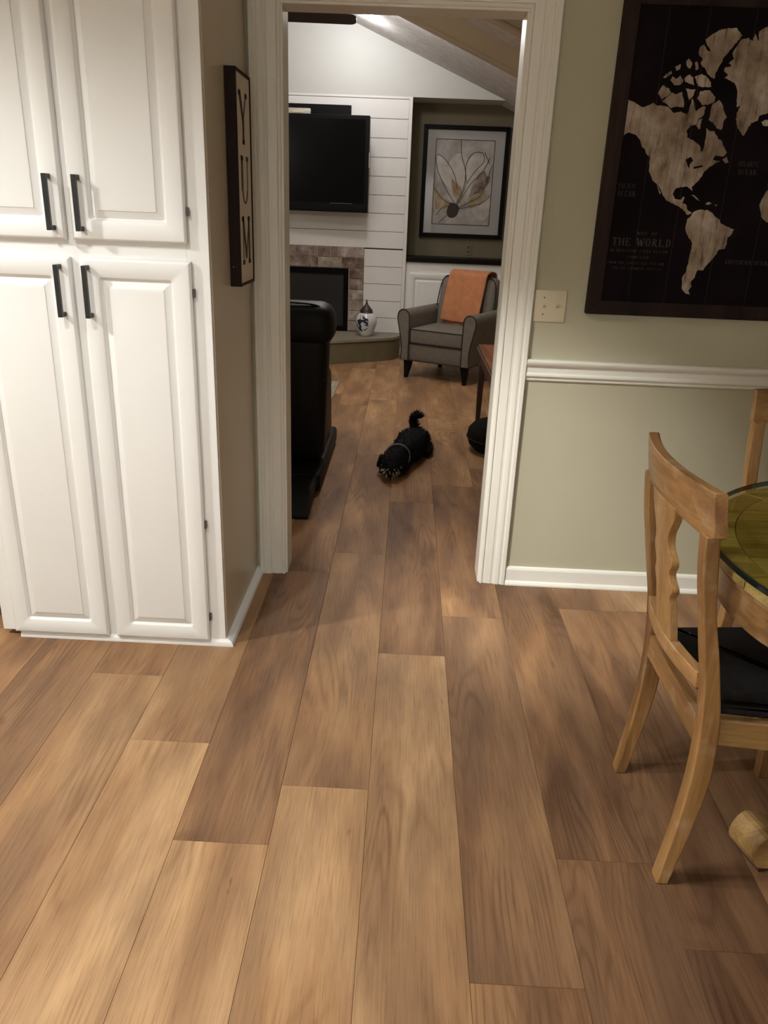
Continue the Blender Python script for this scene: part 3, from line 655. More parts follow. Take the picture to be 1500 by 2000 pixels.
for s, u, v, ww, h, gp_ in (('MAP OF', .800, 1.402, .009, .010, .004), ('THE WORLD', .716, 1.364, .0195, .026, .0045), ('ON MERCATOR S PROJECTION', .712, 1.343, .0068, .009, .0022),
        ('COMPILED', .775, 1.322, .0075, .009, .003), ('FROM THE LATEST SURVEYS AND', .710, 1.302, .0058, .008, .0020), ('THE GOVERNMENT OFFICES', .728, 1.284, .0064, .008, .0022),
        ('PACIFIC', .712, 1.550, .0078, .017, .0022), ('OCEAN', .712, 1.525, .0100, .018, .0028), ('ATLANTIC', 1.108, 1.634, .0074, .016, .002), ('OCEAN', 1.112, 1.608, .0098, .017, .0028), ('SOUTHERN OCEAN', 1.124, 1.316, .0095, .014, .0024)):
    bm = bmesh.new(); text(bm, s, u, v, ww, h, gp_, fnM); obj('lettering', bm, M['ink'], mp)
# plank seams of the printed boards
for xx in (.80, .93, 1.08, 1.22): obj('board_line', B(xx, xx + .0007, -.02630, -.0258, mz0 + fw, mz1 - fw), M['ink'], mp)

# ---- dining chairs
def chair_mesh():
    ch = thing('dining_chair', 'honey oak dining chair with black seat, nearest the camera, its back to the kitchen', 'chair', (.66, 1.605, 0), 0, None)
    X0 = .66
    post = [(.885, .598, .628), (.80, .608, .640), (.71, .625, .654), (.63, .641, .674), (.55, .657, .692), (.45, .668, .711), (.37, .672, .716), (.29, .672, .717), (.18, .665, .704), (.09, .656, .690), (0, .645, .674)]
    zs = smoothpath(post, 4)
    for sgn in (-1, 1):
        yc = sgn * .192; bm = bmesh.new(); rings = []
        for z, a, b_ in zs: rings.append([bm.verts.new((xx - X0, yc + yy, z)) for xx, yy in ((a, -.019), (b_, -.019), (b_, .019), (a, .019))])
        for r0, r1 in zip(rings, rings[1:]):
            for i in range(4): bm.faces.new((r0[i], r0[(i + 1) % 4], r1[(i + 1) % 4], r1[i]))
        bm.faces.new(rings[0]); bm.faces.new(rings[-1])
        obj('back_post', bm, M['oak'], ch, bevel=.004, smooth=True, angle=50)
    # top rail: bowed towards the back, upright board with rounded lower corners
    n = 24; bm = bmesh.new(); rings = []
    for i in range(n + 1):
        s = -1 + 2 * i / n; y = s * .218; bow = -.032 * (1 - s * s); e = max(0, (abs(s) - .90) / .10)
        zl = .872 + .012 * e * e + .010 * (1 - s * s) ; zt_ = .977
        ring = []
        for z, x_off, th in ((zl, .624, .011), (zl + .004, .624, .0135), ((zl + zt_) / 2, .616, .0135), (zt_ - .004, .609, .0135), (zt_, .608, .011)): ring.append((x_off + bow - th, y, z))
        for z, x_off, th in ((zt_, .608, .011), (zt_ - .004, .609, .0135), ((zl + zt_) / 2, .616, .0135), (zl + .004, .624, .0135), (zl, .624, .011)): ring.append((x_off + bow + th, y, z))
        rings.append([bm.verts.new((a - X0, b_, c)) for a, b_, c in ring])
    for r0, r1 in zip(rings, rings[1:]):
        for i in range(10): bm.faces.new((r0[i], r0[(i + 1) % 10], r1[(i + 1) % 10], r1[i]))
    bm.faces.new(rings[0]); bm.faces.new(rings[-1]); obj('top_rail', bm, M['oak_h'], ch, smooth=True, angle=40, bevel=.0015)
    # lower rail of the back, bowed too
    def bowed(z0, z1, xa, th, bow0, name, half=.176):
        bm = bmesh.new(); rings = []
        for i in range(13):
            s = -1 + i / 6; y = s * half; bw = -bow0 * (1 - s * s)
            rings.append([bm.verts.new((xx + bw - X0, y, z)) for xx, z in ((xa - th, z0), (xa + th, z0), (xa + th - .004, z1), (xa - th - .004, z1))])
        for r0, r1 in zip(rings, rings[1:]):
            for i in range(4): bm.faces.new((r0[i], r0[(i + 1) % 4], r1[(i + 1) % 4], r1[i]))
        bm.faces.new(rings[0]); bm.faces.new(rings[-1]); obj(name, bm, M['oak_h'], ch, bevel=.002, smooth=True, angle=40)
    bowed(.520, .560, .668, .013, .022, 'lower_rail')
    # fiddle-shaped splat with scalloped edges
    half = [(.555, .052), (.60, .052), (.645, .050), (.662, .047), (.672, .050), (.684, .060), (.690, .062), (.698, .060), (.712, .048), (.728, .046), (.742, .055), (.752, .060), (.765, .058), (.780, .045), (.800, .042), (.822, .047), (.845, .062), (.865, .073), (.890, .076)]
    hp = smoothpath(half, 3); bm = bmesh.new(); rings = []
    def xs(z): return .604 + (.885 - z) * .175 - X0 - .012
    for z, h in hp:
        bow = lambda y: .0
        rings.append([bm.verts.new((xs(z) + dx - .010 * (1 - (yy / .09) ** 2), yy, z)) for dx, yy in ((-.009, -h), (.009, -h), (.009, 0), (.009, h), (-.009, h), (-.009, 0))])
    for r0, r1 in zip(rings, rings[1:]):
        for i in range(6): bm.faces.new((r0[i], r0[(i + 1) % 6], r1[(i + 1) % 6], r1[i]))
    bm.faces.new(rings[0]); bm.faces.new(rings[-1]); obj('splat', bm, M['oak'], ch, bevel=.0012, smooth=True, angle=35)
    # seat frame, cushion, front legs
    bx = lambda *a: B(a[0] - X0, a[1] - X0, *a[2:])
    obj('seat_rail', bx(.672, .698, -.175, .175, .385, .447), M['oak_h'], ch, bevel=.003)
    obj('seat_rail', bx(1.066, 1.092, -.185, .185, .380, .445), M['oak_h'], ch, bevel=.003)
    for sgn in (-1, 1):
        bm = bmesh.new(); prism(bm, [(.705 - X0, sgn * .180), (1.07 - X0, sgn * .215), (1.07 - X0, sgn * .193), (.705 - X0, sgn * .158)], XY, .378, .446); obj('seat_rail', bm, M['oak_x'], ch, bevel=.004)
        bm = bmesh.new()
        rr = [(1.06, .215, .022, .43), (1.06, .215, .022, .30), (1.062, .216, .018, .10), (1.064, .217, .016, 0)]; rg = []
        for cx_, cy_, h, z in rr: rg.append([bm.verts.new((cx_ - X0 + a * h, sgn * (cy_ - .016) + b_ * h, z)) for a, b_ in ((-1, -1), (1, -1), (1, 1), (-1, 1))])
        for r0, r1 in zip(rg, rg[1:]):
            for i in range(4): bm.faces.new((r0[i], r0[(i + 1) % 4], r1[(i + 1) % 4], r1[i]))
        bm.faces.new(rg[0]); bm.faces.new(rg[-1]); obj('front_leg', bm, M['oak'], ch, bevel=.003)
    bm = bmesh.new(); t = bmesh.new()
    prism(t, [(.705 - X0, -.165), (1.085 - X0, -.205), (1.085 - X0, .205), (.705 - X0, .165)], XY, .4475, .480)
    bmesh.ops.bevel(t, geom=t.edges[:], offset=.012, segments=4, profile=.6, affect='EDGES'); me = bpy.data.meshes.new('tmp'); t.to_mesh(me); t.free(); bm.from_mesh(me)
    obj('seat', bm, M['seat'], ch, smooth=True, angle=60)
    return ch
c1 = chair_mesh(); c1['group'] = 'oak dining chairs around the glass-topped table'
c2 = copy_tree(c1); c2.location = (1.305, 2.345, 0); c2.rotation_euler = (0, 0, radians(-90))
c2['label'] = 'honey oak dining chair behind the table, only its back corner at the right edge'

# ---- round table
tb = thing('dining_table', 'round oak pedestal dining table with a thick green glass top at the right edge', 'table', (1.35, 1.61, 0))
bm = bmesh.new(); n = 96
lathe(bm, [(.613, .7455), (.6141, .7465), (.6141, .7575), (.613, .7585)], n=n); gt = obj('glass_top', bm, M['glass'], tb, smooth=True)
bm = bmesh.new(); r_ = [(.6142, .7445), (.6175, .747), (.6175, .757), (.6142, .7595)]; rg = [[bm.verts.new((r * cos(2 * pi * k / n), r * sin(2 * pi * k / n), z)) for k in range(n)] for r, z in r_]
for a, b_ in zip(rg, rg[1:] + rg[:1]):
    for k in range(n): bm.faces.new((a[k], a[(k + 1) % n], b_[(k + 1) % n], b_[k]))
obj('glass_edge', bm, M['glasskedge'], tb, smooth=True)
RI, RO = .545, .603
for s in range(12):                                   # border ring in segments
    a0 = 2 * pi * s / 12 + .15; bm = bmesh.new(); pts = []
    for k in range(9): a = a0 + .004 + (2 * pi / 12 - .008) * k / 8; pts.append((RO * cos(a), RO * sin(a)))
    for k in range(8, -1, -1): a = a0 + .004 + (2 * pi / 12 - .008) * k / 8; pts.append((RI * cos(a), RI * sin(a)))
    prism(bm, pts, XY, .715, .7445); obj('border_segment', bm, M['table'], tb, bevel=.0015)
PWT = .155
for k in range(-4, 4):                                # boards inside the ring
    ya, yb_ = k * PWT + .02, (k + 1) * PWT + .02; RR = RI - .0015; ya_, yb2 = max(ya + .001, -RR), min(yb_ - .001, RR)
    if yb2 - ya_ < .01: continue
    pts = []
    for i in range(13): y = ya_ + (yb2 - ya_) * i / 12; pts.append((math.sqrt(max(RR * RR - y * y, 1e-8)), y))
    for i in range(12, -1, -1): y = ya_ + (yb2 - ya_) * i / 12; pts.append((-math.sqrt(max(RR * RR - y * y, 1e-8)), y))
    q = [pts[0]]
    for p in pts[1:]:
        if (Vector(p) - Vector(q[-1])).length > 1e-4: q.append(p)
    if (Vector(q[0]) - Vector(q[-1])).length < 1e-4: q.pop()
    obj('top_board', prism(bmesh.new(), q, XY, .717, .744), M['table'], tb)
bm = bmesh.new(); nn = 144; rg = []                    # scalloped apron
for k in range(nn):
    a = 2 * pi * k / nn; zb = .617 + .018 * (0.5 + 0.5 * cos(8 * a + 2.4)) ** 3; cs, sn = cos(a), sin(a)
    rg.append([bm.verts.new((r * cs, r * sn, z)) for r, z in ((.588, .7145), (.592, .700), (.584, .694), (.580, .640), (.584, zb + .004), (.580, zb), (.556, zb), (.556, .7145))])
for k in range(nn):
    a, b_ = rg[k], rg[(k + 1) % nn]
    for i in range(8): bm.faces.new((a[i], a[(i + 1) % 8], b_[(i + 1) % 8], b_[i]))
obj('apron', bm, M['oak_h'], tb, smooth=True, angle=40)
obj('pedestal', lathe(bmesh.new(), [(.13, .06), (.135, .10), (.11, .14), (.085, .20), (.10, .30), (.115, .38), (.09, .46), (.075, .55), (.10, .62), (.16, .66), (.18, .714)], n=40), M['oak'], tb, smooth=True)
foot = smoothpath([(.10, .20), (.20, .155), (.30, .10), (.38, .085), (.435, .105), (.475, .118), (.500, .095), (.508, .060), (.490, .030), (.455, .018)], 3) + smoothpath([(.44, .018), (.42, .030), (.36, .030), (.26, .045), (.18, .06), (.10, .06)], 3)
for k in range(4):
    bm = bmesh.new(); prism(bm, foot, XZ, -.045, .045); bmesh.ops.rotate(bm, verts=bm.verts[:], matrix=Matrix.Rotation(radians(196 + 90 * k), 3, 'Z'))
    f_ = obj('foot', bm, M['oak_x'], tb, bevel=.006)
    bm = bmesh.new(); prism(bm, [(.39, 0), (.47, 0), (.475, .008), (.462, .0182), (.42, .0205), (.39, .03)], XZ, -.035, .035); bmesh.ops.rotate(bm, verts=bm.verts[:], matrix=Matrix.Rotation(radians(196 + 90 * k), 3, 'Z'))
    obj('foot_pad', bm, M['cherry_dark'], f_)

# ================================================================== LIVING ROOM
# ---- fireplace
fp = thing('fireplace', 'brick-surround fireplace with black opening below the television', 'fireplace', (0, 0, 0))
OPX0, OPX1, OPZ = -1.98, -.622, .873; HZ = .235
bm = bmesh.new(); box(bm, -2.14, OPX0, GY + .004, GY + .011, HZ, 1.083); box(bm, OPX1, BX, GY + .004, GY + .011, HZ, 1.083); box(bm, OPX0, OPX1, GY + .004, GY + .011, OPZ, 1.083)
obj('mortar_bed', bm, M['mortar'], fp)
r2 = random.Random(5); CH = .106
for c in range(8):
    z1 = 1.083 - c * CH; z0 = max(z1 - CH, HZ) + .0075
    spans = [(-2.14, BX)] if c < 2 else [(-2.14, OPX0), (OPX1, BX)]
    for (xa, xb) in spans:
        x = xb; first = True
        while x > xa + .02:
            L_ = r2.choice((.235, .235, .19, .13, .075)) if c < 2 else r2.choice((.154, .154, .11, .05))
            if c == 0 and first: L_ = .083
            if c == 1 and first: L_ = .235
            first = False
            xl = max(x - L_, xa)
            if xl - xa < .03: xl = xa
            obj('brick', B(xl + .0075, x - .0005, GY - .006 - r2.uniform(0, .004), GY + .0045, z0, z1), M['brick'], fp, bevel=.0025, segs=1)
            x = xl
bm = bmesh.new(); d_ = .38
box(bm, OPX0, OPX1, GY + d_, GY + d_ + .01, HZ, OPZ)
for (a, b_, c, d) in ((OPX0, OPX0 + .01, HZ, OPZ), (OPX1 - .01, OPX1, HZ, OPZ), (OPX0, OPX1, OPZ - .01, OPZ), (OPX0, OPX1, HZ, HZ + .008)): box(bm, a, b_, GY + .005, GY + d_, c, d)
fb = obj('firebox', bm, M['fire'], fp)
for (a, b_, c, d) in ((OPX0, OPX0 + .05, HZ, OPZ), (OPX1 - .05, OPX1, HZ, OPZ), (OPX0 + .05, OPX1 - .05, OPZ - .06, OPZ), (OPX0 + .05, OPX1 - .05, HZ, HZ + .05)):
    obj('insert_frame', B(a, b_, GY - .010, GY + .006, c, d), M['fire'], fb)
for (x, z, a, y) in ((-1.05, .33, .1, .2), (-1.25, .33, -.12, .24), (-1.12, .43, .35, .2)):
    bm = bmesh.new(); tube(bm, [(x - .24, GY + y - a * .1, z - .03 * a), (x, GY + y, z), (x + .22, GY + y + a * .1, z + .04 * a)], .05, 10); obj('log', bm, M['log'], fb, smooth=True)
# the wall behind the opening is cut away by the firebox, which is modelled as an insert: see wall_far
# ---- hearth
hc = [(-.052, GY - .0065), (-.052, 8.235), (-.124, 8.06), (-.298, 7.925), (-.549, 7.77), (-.748, 7.665), (-1.0, 7.61), (-1.3, 7.60), (-1.6, 7.61), (-1.85, 7.665), (-2.05, 7.77), (-2.30, 7.925), (-2.47, 8.06), (-2.55, 8.235), (-2.55, GY - .0065)]
hp_ = [hc[0]] + smoothpath(hc[1:-1], 4) + [hc[-1]]
hh = thing('hearth', 'low raised hearth with a curved dark front in front of the fireplace', 'hearth')
inn = [(x * .992 - .011, y + .012 if y < 8.3 else y) for x, y in hp_]
obj('base', prism(bmesh.new(), inn, XY, 0, HZ - .026), M['hearth_front'], hh, smooth=True, angle=50)
obj('slab', prism(bmesh.new(), hp_, XY, HZ - .026, HZ - .001), M['hearth'], hh, bevel=.004)
# ---- television on its bracket, black panel behind, small silver box on top
tv = thing('television', 'black flat television mounted on the white shiplap above the fireplace', 'television', (-1.13, 8.16, 1.845), radians(-3))
tw, th = .70, .428
bm = bmesh.new(); box(bm, -tw, tw, -.012, .07, -th, th); obj('case', bm, M['tvblack'], tv, bevel=.006)
bm = bmesh.new(); box(bm, -tw + .035, tw - .035, -.0135, -.0118, -th + .085, th - .035); obj('screen', bm, M['screen'], tv)
obj('speaker_bar', B(-tw + .03, tw - .03, -.016, -.0118, -th + .012, -th + .060), M['tvblack'], tv, bevel=.002)
obj('wall_mount', B(-.3, .3, .0705, .128, -.2, .2), M['black'], tv)
obj('badge', B(.33, .55, -.0145, -.0134, -th + .075, -th + .082), M['hinge'], tv)
obj('side_port', B(tw - .001, tw + .006, .0, .05, -.02, .11), M['silver'], tv)
sb = tag(obj('media_panel', B(-1.68, -.623, GY - .045, GY - .0005, 2.10, 2.376), M['tvblack'], bevel=.003), 'black flat panel on the shiplap above and behind the television', 'panel')
cb = thing('sensor_box', 'small silver box resting on the top edge of the television', 'box', (-1.10, 8.19, 2.2735))
bm = bmesh.new(); rbox(bm, -.15, .10, -.025, .03, .0, .048, .006, 2); obj('body', bm, M['silver'], cb, smooth=True); bm = bmesh.new(); rbox(bm, -.07, .04, -.029, -.024, .008, .030, .002, 2); obj('lens', bm, M['ivory'], cb)
# ---- ginger jar
vs = thing('ginger_jar', 'blue and white ginger jar with carved dark lid on the hearth', 'jar', (-.411, 8.10, HZ - .0008))
obj('body', lathe(bmesh.new(), [(.055, 0), (.062, .004), (.072, .03), (.093, .08), (.108, .13), (.109, .165), (.098, .20), (.078, .222), (.066, .230), (.062, .232)], n=40), M['vase'], vs, smooth=True, angle=60)
ld = obj('lid', lathe(bmesh.new(), [(.066, .2325), (.068, .238), (.064, .246), (.060, .256), (.061, .262), (.050, .274), (.040, .284), (.030, .298), (.018, .312), (.010, .318)], n=32), M['lid'], vs, smooth=True, angle=35)
obj('finial', lathe(bmesh.new(), [(.008, .3185), (.012, .323), (.013, .330), (.007, .336), (.009, .344), (.005, .354), (.001, .368)], n=16), M['lid'], ld, smooth=True)
# ---- built-in cabinet and counter in the niche
bi = thing('built_in_cabinet', 'white built-in cabinet with raised-panel doors in the niche behind the armchair', 'cabinet')
obj('carcass', B(NX + .003, 1.745, GY + .03, 8.745, .10, .962), M['cab'], bi)
obj('toe_board', B(NX + .003, 1.745, GY + .045, GY + .06, 0, .10), M['toe'], bi)
obj('toe_moulding', B(NX + .003, 1.745, GY + .028, GY + .0445, 0, .055), M['toe'], bi, bevel=.004)
for a in (.008, .50, .992):
    d = panel_door(a, a + .466, .125, .856, GY + .0292, GY + .010, bi, M['cab'], fr=.055, rise=.092)
    bar_handle(a + (.44 if a < .4 else .03), .70, .82, GY + .010, d)
ct = tag(obj('counter', B(NX + .003, 1.745, GY + .003, 8.745, .9625, 1.012), M['blacktop'], bevel=.004), 'black counter along the niche below the flower picture', 'counter')
ou = thing('outlet', 'small outlet plate on the olive wall just above the black counter', 'outlet', (.628, 8.7495, 1.085))
obj('plate', B(-.036, .036, -.006, -.0003, -.05, .058), M['olive'], ou, bevel=.002)
for z in (-.018, .026): obj('socket', B(-.014, .014, -.0075, -.0062, z - .012, z + .012), M['hinge'], ou, bevel=.001)
# ---- framed flower
pa = thing('framed_flower_print', 'black framed print of a pale open flower in the olive niche', 'picture', (.528, 8.7495, 1.74))
W2, H2, fr_ = .437, .537, .042
for pts in (((-W2, -H2), (W2, -H2), (W2 - fr_, -H2 + fr_), (-W2 + fr_, -H2 + fr_)), ((-W2, H2), (W2, H2), (W2 - fr_, H2 - fr_), (-W2 + fr_, H2 - fr_)), ((-W2, -H2), (-W2, H2), (-W2 + fr_, H2 - fr_), (-W2 + fr_, -H2 + fr_)), ((W2, -H2), (W2, H2), (W2 - fr_, H2 - fr_), (W2 - fr_, -H2 + fr_))):
    obj('frame_rail', prism(bmesh.new(), list(pts), XZ, -.034, -.0003), M['tvblack'], pa, bevel=.003)
obj('mat_board', B(-W2 + fr_ - .003, W2 - fr_ + .003, -.014, -.002, -H2 + fr_ - .003, H2 - fr_ + .003), M['mat'], pa)
ax0, ax1, az0, az1 = -.310, .298, -.408, .405
pr_ = obj('print', B(ax0, ax1, -.0152, -.0138, az0, az1), M['art_bg'], pa)
fl0 = lambda off: (lambda a, b_, t: (a - .528, -.0152 - off - t, b_ - 1.74))
petals = [('petal', .0002, [(.56, 1.55), (.43, 1.72), (.36, 1.88), (.40, 1.98), (.47, 2.02), (.545, 1.99), (.575, 1.86), (.58, 1.70)]),
          ('petal', .0004, [(.57, 1.55), (.55, 1.72), (.54, 1.87), (.58, 1.98), (.66, 2.02), (.73, 1.99), (.74, 1.92), (.68, 1.84), (.62, 1.70)]),
          ('petal', .0003, [(.53, 1.54), (.40, 1.66), (.29, 1.79), (.24, 1.92), (.235, 2.00), (.30, 1.98), (.36, 1.90), (.44, 1.74)]),
          ('umber', .0005, [(.59, 1.60), (.62, 1.72), (.68, 1.83), (.74, 1.86), (.76, 1.82), (.80, 1.80), (.77, 1.72), (.72, 1.66), (.66, 1.64)]),
          ('ochre', .0006, [(.55, 1.52), (.46, 1.58), (.42, 1.66), (.40, 1.78), (.45, 1.74), (.50, 1.70), (.53, 1.62)]),
          ('ochre', .0006, [(.58, 1.53), (.62, 1.60), (.68, 1.64), (.76, 1.68), (.74, 1.58), (.68, 1.53), (.62, 1.50)]),
          ('ochre', .0005, [(.23, 1.70), (.30, 1.63), (.38, 1.57), (.42, 1.53), (.33, 1.48), (.25, 1.50)]),
          ('petal', .0003, [(.62, 1.50), (.72, 1.54), (.81, 1.63), (.81, 1.45), (.74, 1.38), (.66, 1.44)]),
          ('line', .0008, [(.40, 1.55), (.46, 1.54), (.50, 1.50), (.48, 1.43), (.44, 1.40), (.39, 1.41), (.37, 1.47)])]
for mt, off, pts in petals:
    sm = smoothpath(pts + [pts[0]], 5)[:-1]
    obj('petal' if mt != 'line' else 'flower_heart', prism(bmesh.new(), [(min(max(a, .222), .822), b_) for a, b_ in sm], fl0(off), 0, .0002), M[mt], pr_)
lines = [[(.22, 2.146), (.822, 2.146)], [(.22, 1.335), (.822, 1.335)], [(.221, 1.335), (.221, 2.146)], [(.821, 1.335), (.821, 2.146)],
         [(.46, 1.53), (.53, 1.70), (.54, 1.85), (.49, 2.0), (.475, 2.14)], [(.46, 1.53), (.36, 1.66), (.25, 1.86), (.235, 2.0), (.33, 1.95), (.42, 1.83), (.47, 1.68)],
         [(.47, 1.53), (.55, 1.72), (.54, 1.90), (.60, 2.02), (.70, 2.03), (.72, 1.95), (.64, 1.86), (.56, 1.74)], [(.48, 1.53), (.60, 1.73), (.72, 1.86), (.78, 1.99)], [(.72, 2.04), (.76, 1.97), (.78, 1.93)],
         [(.50, 1.50), (.60, 1.56), (.72, 1.64), (.81, 1.92)], [(.50, 1.49), (.62, 1.52), (.74, 1.56), (.81, 1.63)], [(.222, 1.69), (.32, 1.58), (.42, 1.53)], [(.29, 1.345), (.37, 1.42), (.44, 1.48)], [(.44, 1.52), (.33, 1.50), (.26, 1.42)]]
for ln in lines:
    sm = smoothpath(ln, 5); bm = bmesh.new(); hw = .0032
    Lf, Rt = [], []
    for i, p in enumerate(sm):
        a = Vector(sm[max(i - 1, 0)]); b_ = Vector(sm[min(i + 1, len(sm) - 1)]); d = (b_ - a).normalized(); nn_ = Vector((-d.y, d.x)) * hw
        Lf.append(Vector(p) + nn_); Rt.append(Vector(p) - nn_)
    for i in range(len(sm) - 1): bm.faces.new([bm.verts.new((v.x - .528, -.0164, v.y - 1.74)) for v in (Lf[i], Lf[i + 1], Rt[i + 1], Rt[i])])
    obj('ink_line', bm, M['line'], pr_)
obj('glazing', B(-W2 + fr_ - .002, W2 - fr_ + .002, -.0225, -.0205, -H2 + fr_ - .002, H2 - fr_ + .002), M['pglass'], pa)

# ---- armchair
ac = thing('armchair', 'taupe upholstered armchair with dark piping beside the hearth', 'armchair', (.279, 7.07, 0), radians(-27.6))
def softbox(name, *a, r=.03, mat='fabric', seg=5, parent=ac, shape=None):
    bm = bmesh.new(); rbox(bm, *a, r, seg)
    if shape: 
        for v in bm.verts: v.co = Vector(shape(*v.co))
    return obj(name, bm, M[mat], parent, smooth=True, angle=180)
softbox('base', -.285, .285, -.008, .68, .168, .318, r=.008, seg=2)
cu = softbox('seat_cushion', -.262, .262, -.022, .56, .320, .458, r=.022)
def arm(sgn):
    inner = .266
    o_ = [(.345, .168), (.338, .26), (.344, .34), (.366, .44), (.384, .52), (.386, .565), (.372, .600), (.345, .618), (.312, .618), (.286, .602), (.272, .575), (.268, .54), (inner, .44), (inner, .168)]
    sm = smoothpath(o_[:-1], 3) + [o_[-1]]
    bm = bmesh.new(); prism(bm, [(sgn * a, b_) for a, b_ in sm], XZ, -.03, .70); a = obj('arm', bm, M['fabric'], ac, smooth=True, angle=45, bevel=.006)
    bm = bmesh.new(); tube(bm, [(sgn * a_, -.031, b_) for a_, b_ in sm], .0050, 6); obj('piping', bm, M['piping'], a, smooth=True)
arm(-1); arm(1)
def leanback(x, y, z):
    k = (z - .30) / .62; taper = 1 - .10 * max(0, k - .35) ** 1.5
    return (x * taper, y + .15 * k + .02 * (1 - (x / .3) ** 2) * -1, z + .03 * (1 - (x / .29) ** 2) * max(0, k))
bk = softbox('backrest', -.300, .300, .50, .645, .30, .885, r=.055, seg=6, shape=leanback)
bm = bmesh.new()
pp = [(-.292, .515, .47), (-.296, .515, .65), (-.290, .515, .80), (-.262, .515, .865), (-.2, .512, .880), (0, .512, .884), (.2, .512, .880), (.262, .515, .865), (.290, .515, .80), (.296, .515, .65), (.292, .515, .47)]
tube(bm, [tuple(Vector(leanback(*p)) + Vector((0, -.004, .002))) for p in smoothpath(pp, 4)], .0055, 6); obj('piping', bm, M['piping'], bk, smooth=True)
for z in (.450, .330):
    bm = bmesh.new(); tube(bm, smoothpath([(-.262, .30, z), (-.262, .0, z), (-.245, -.020, z), (0, -.023, z), (.245, -.020, z), (.262, 0, z), (.262, .30, z)], 4), .0045, 6); obj('piping', bm, M['piping'], cu, smooth=True)
bm = bmesh.new(); tube(bm, [(-.345, -.025, .169), (.345, -.025, .169), (.345, .68, .169)], .005, 6); obj('piping', bm, M['piping'], ac)
for (x, y, kx) in ((-.285, .02, 1), (.285, .02, -1), (-.25, .64, 1), (.25, .64, -1)):
    bm = bmesh.new(); rg = []
    for z, h, dy in ((.168, .034, 0), (.11, .028, .002), (.05, .020, -.006 if y < .3 else .02), (.0, .015, -.014 if y < .3 else .04)):
        rg.append([bm.verts.new((x + a * h + kx * (-.012) * (1 - z / .168), y + b_ * h + dy, z)) for a, b_ in ((-1, -1), (1, -1), (1, 1), (-1, 1))])
    for r0, r1 in zip(rg, rg[1:]):
        for i in range(4): bm.faces.new((r0[i], r0[(i + 1) % 4], r1[(i + 1) % 4], r1[i]))
    bm.faces.new(rg[0]); bm.faces.new(rg[-1]); obj('leg', bm, M['blacktop'], ac, bevel=.003)
# ---- throw over the chair's back: a draped sheet with folds
thr = thing('throw_blanket', 'terracotta throw blanket draped over the back of the taupe armchair', 'blanket', (.279, 7.07, 0), radians(-27.6))
path = smoothpath([(.498, .500), (.510, .58), (.545, .70), (.580, .82), (.606, .905), (.650, .938), (.712, .936), (.772, .915), (.790, .84), (.775, .72)], 5)
nu = 22; bm = bmesh.new(); gr = []
for j, (yy, zz) in enumerate(path):
    row = []; f = j / (len(path) - 1)
    for i in range(nu + 1):
        s = i / nu; x = -.205 + .40 * s + .035 * f
        w_ = .007 * sin(s * 15 + 1.0) * (1 - f) + .004 * sin(s * 34 + j * .3)
        cr = -.020 * math.exp(-((s - .58) / .035) ** 2) * max(0, 1 - f * 2.2)
        row.append(bm.verts.new((x * (1 - .04 * sin(f * pi)), yy - .013 + (w_ - cr * -1) * .8 * (1 if f < .5 else -1) - (.0 if f < .5 else -.026), zz + (-.022 * sin(s * 3.0) + .015 * s) * (1 - min(1, f * 4)))))
    gr.append(row)
for a, b_ in zip(gr, gr[1:]):
    for i in range(nu): bm.faces.new((a[i], a[i + 1], b_[i + 1], b_[i]))
sh = obj('upper_layer', bm, M['throw'], thr, smooth=True, angle=180); so = sh.modifiers.new('thick', 'SOLIDIFY'); so.thickness = .010; so.offset = 1
bm = bmesh.new(); gr = []
for j in range(6):
    row = []
    for i in range(nu + 1):
        s = i / nu; x = -.16 + .25 * s; z = .55 - .088 * j / 5 - .012 * sin(s * 2.6); row.append(bm.verts.new((x, .499 + .002 * sin(s * 14) + .022 * (5 - j) / 5, z)))
    gr.append(row)
for a, b_ in zip(gr, gr[1:]):
    for i in range(nu): bm.faces.new((a[i], a[i + 1], b_[i + 1], b_[i]))
s2 = obj('under_layer', bm, M['throw'], thr, smooth=True, angle=180); so = s2.modifiers.new('thick', 'SOLIDIFY'); so.thickness = .006

# ---- black recliner, seen from behind
rc = thing('recliner', 'black leather recliner seen from behind just inside the doorway on the left', 'recliner', (0, 0, 0))
def lean2(x, y, z):
    k = max(0, z - .1) / .9
    return (x + (.0 if x < -.9 else -.035 * (1 - k) ** 2), y - .14 * k + .12 * (1 - k) * 0, z)
softbox('backrest', -1.32, -.398, 4.12, 4.32, .115, .84, r=.06, seg=5, mat='leather', parent=rc, shape=lean2)
softbox('headrest', -1.34, -.368, 3.985, 4.245, .775, .995, r=.085, seg=6, mat='leather', parent=rc)
softbox('side_arm', -.62, -.455, 4.34, 4.86, .10, .54, r=.05, seg=4, mat='leather', parent=rc, shape=lambda x, y, z: (x + (.022 * math.exp(-((z - .26) / .10) ** 2) if x > -.5 else 0), y, z))
softbox('side_arm', -1.34, -1.12, 4.34, 5.10, .10, .56, r=.05, seg=4, mat='leather', parent=rc)
softbox('seat', -1.118, -.602, 4.345, 5.08, .20, .46, r=.05, seg=4, mat='leather', parent=rc)
softbox('base', -1.28, -.425, 3.93, 4.95, .012, .112, r=.02, seg=2, mat='leather', parent=rc)
for x in (-.50, -1.22):
    bm = bmesh.new(); prism(bm, smoothpath([(3.57, .0), (3.56, .02), (3.66, .07), (3.80, .105), (3.928, .11)], 4) + [(3.928, .045)] + smoothpath([(3.80, .035), (3.70, .015), (3.66, .0)], 3), YZ, x - .055, x + .055)
    obj('rear_foot', bm, M['leather'], rc, bevel=.006)
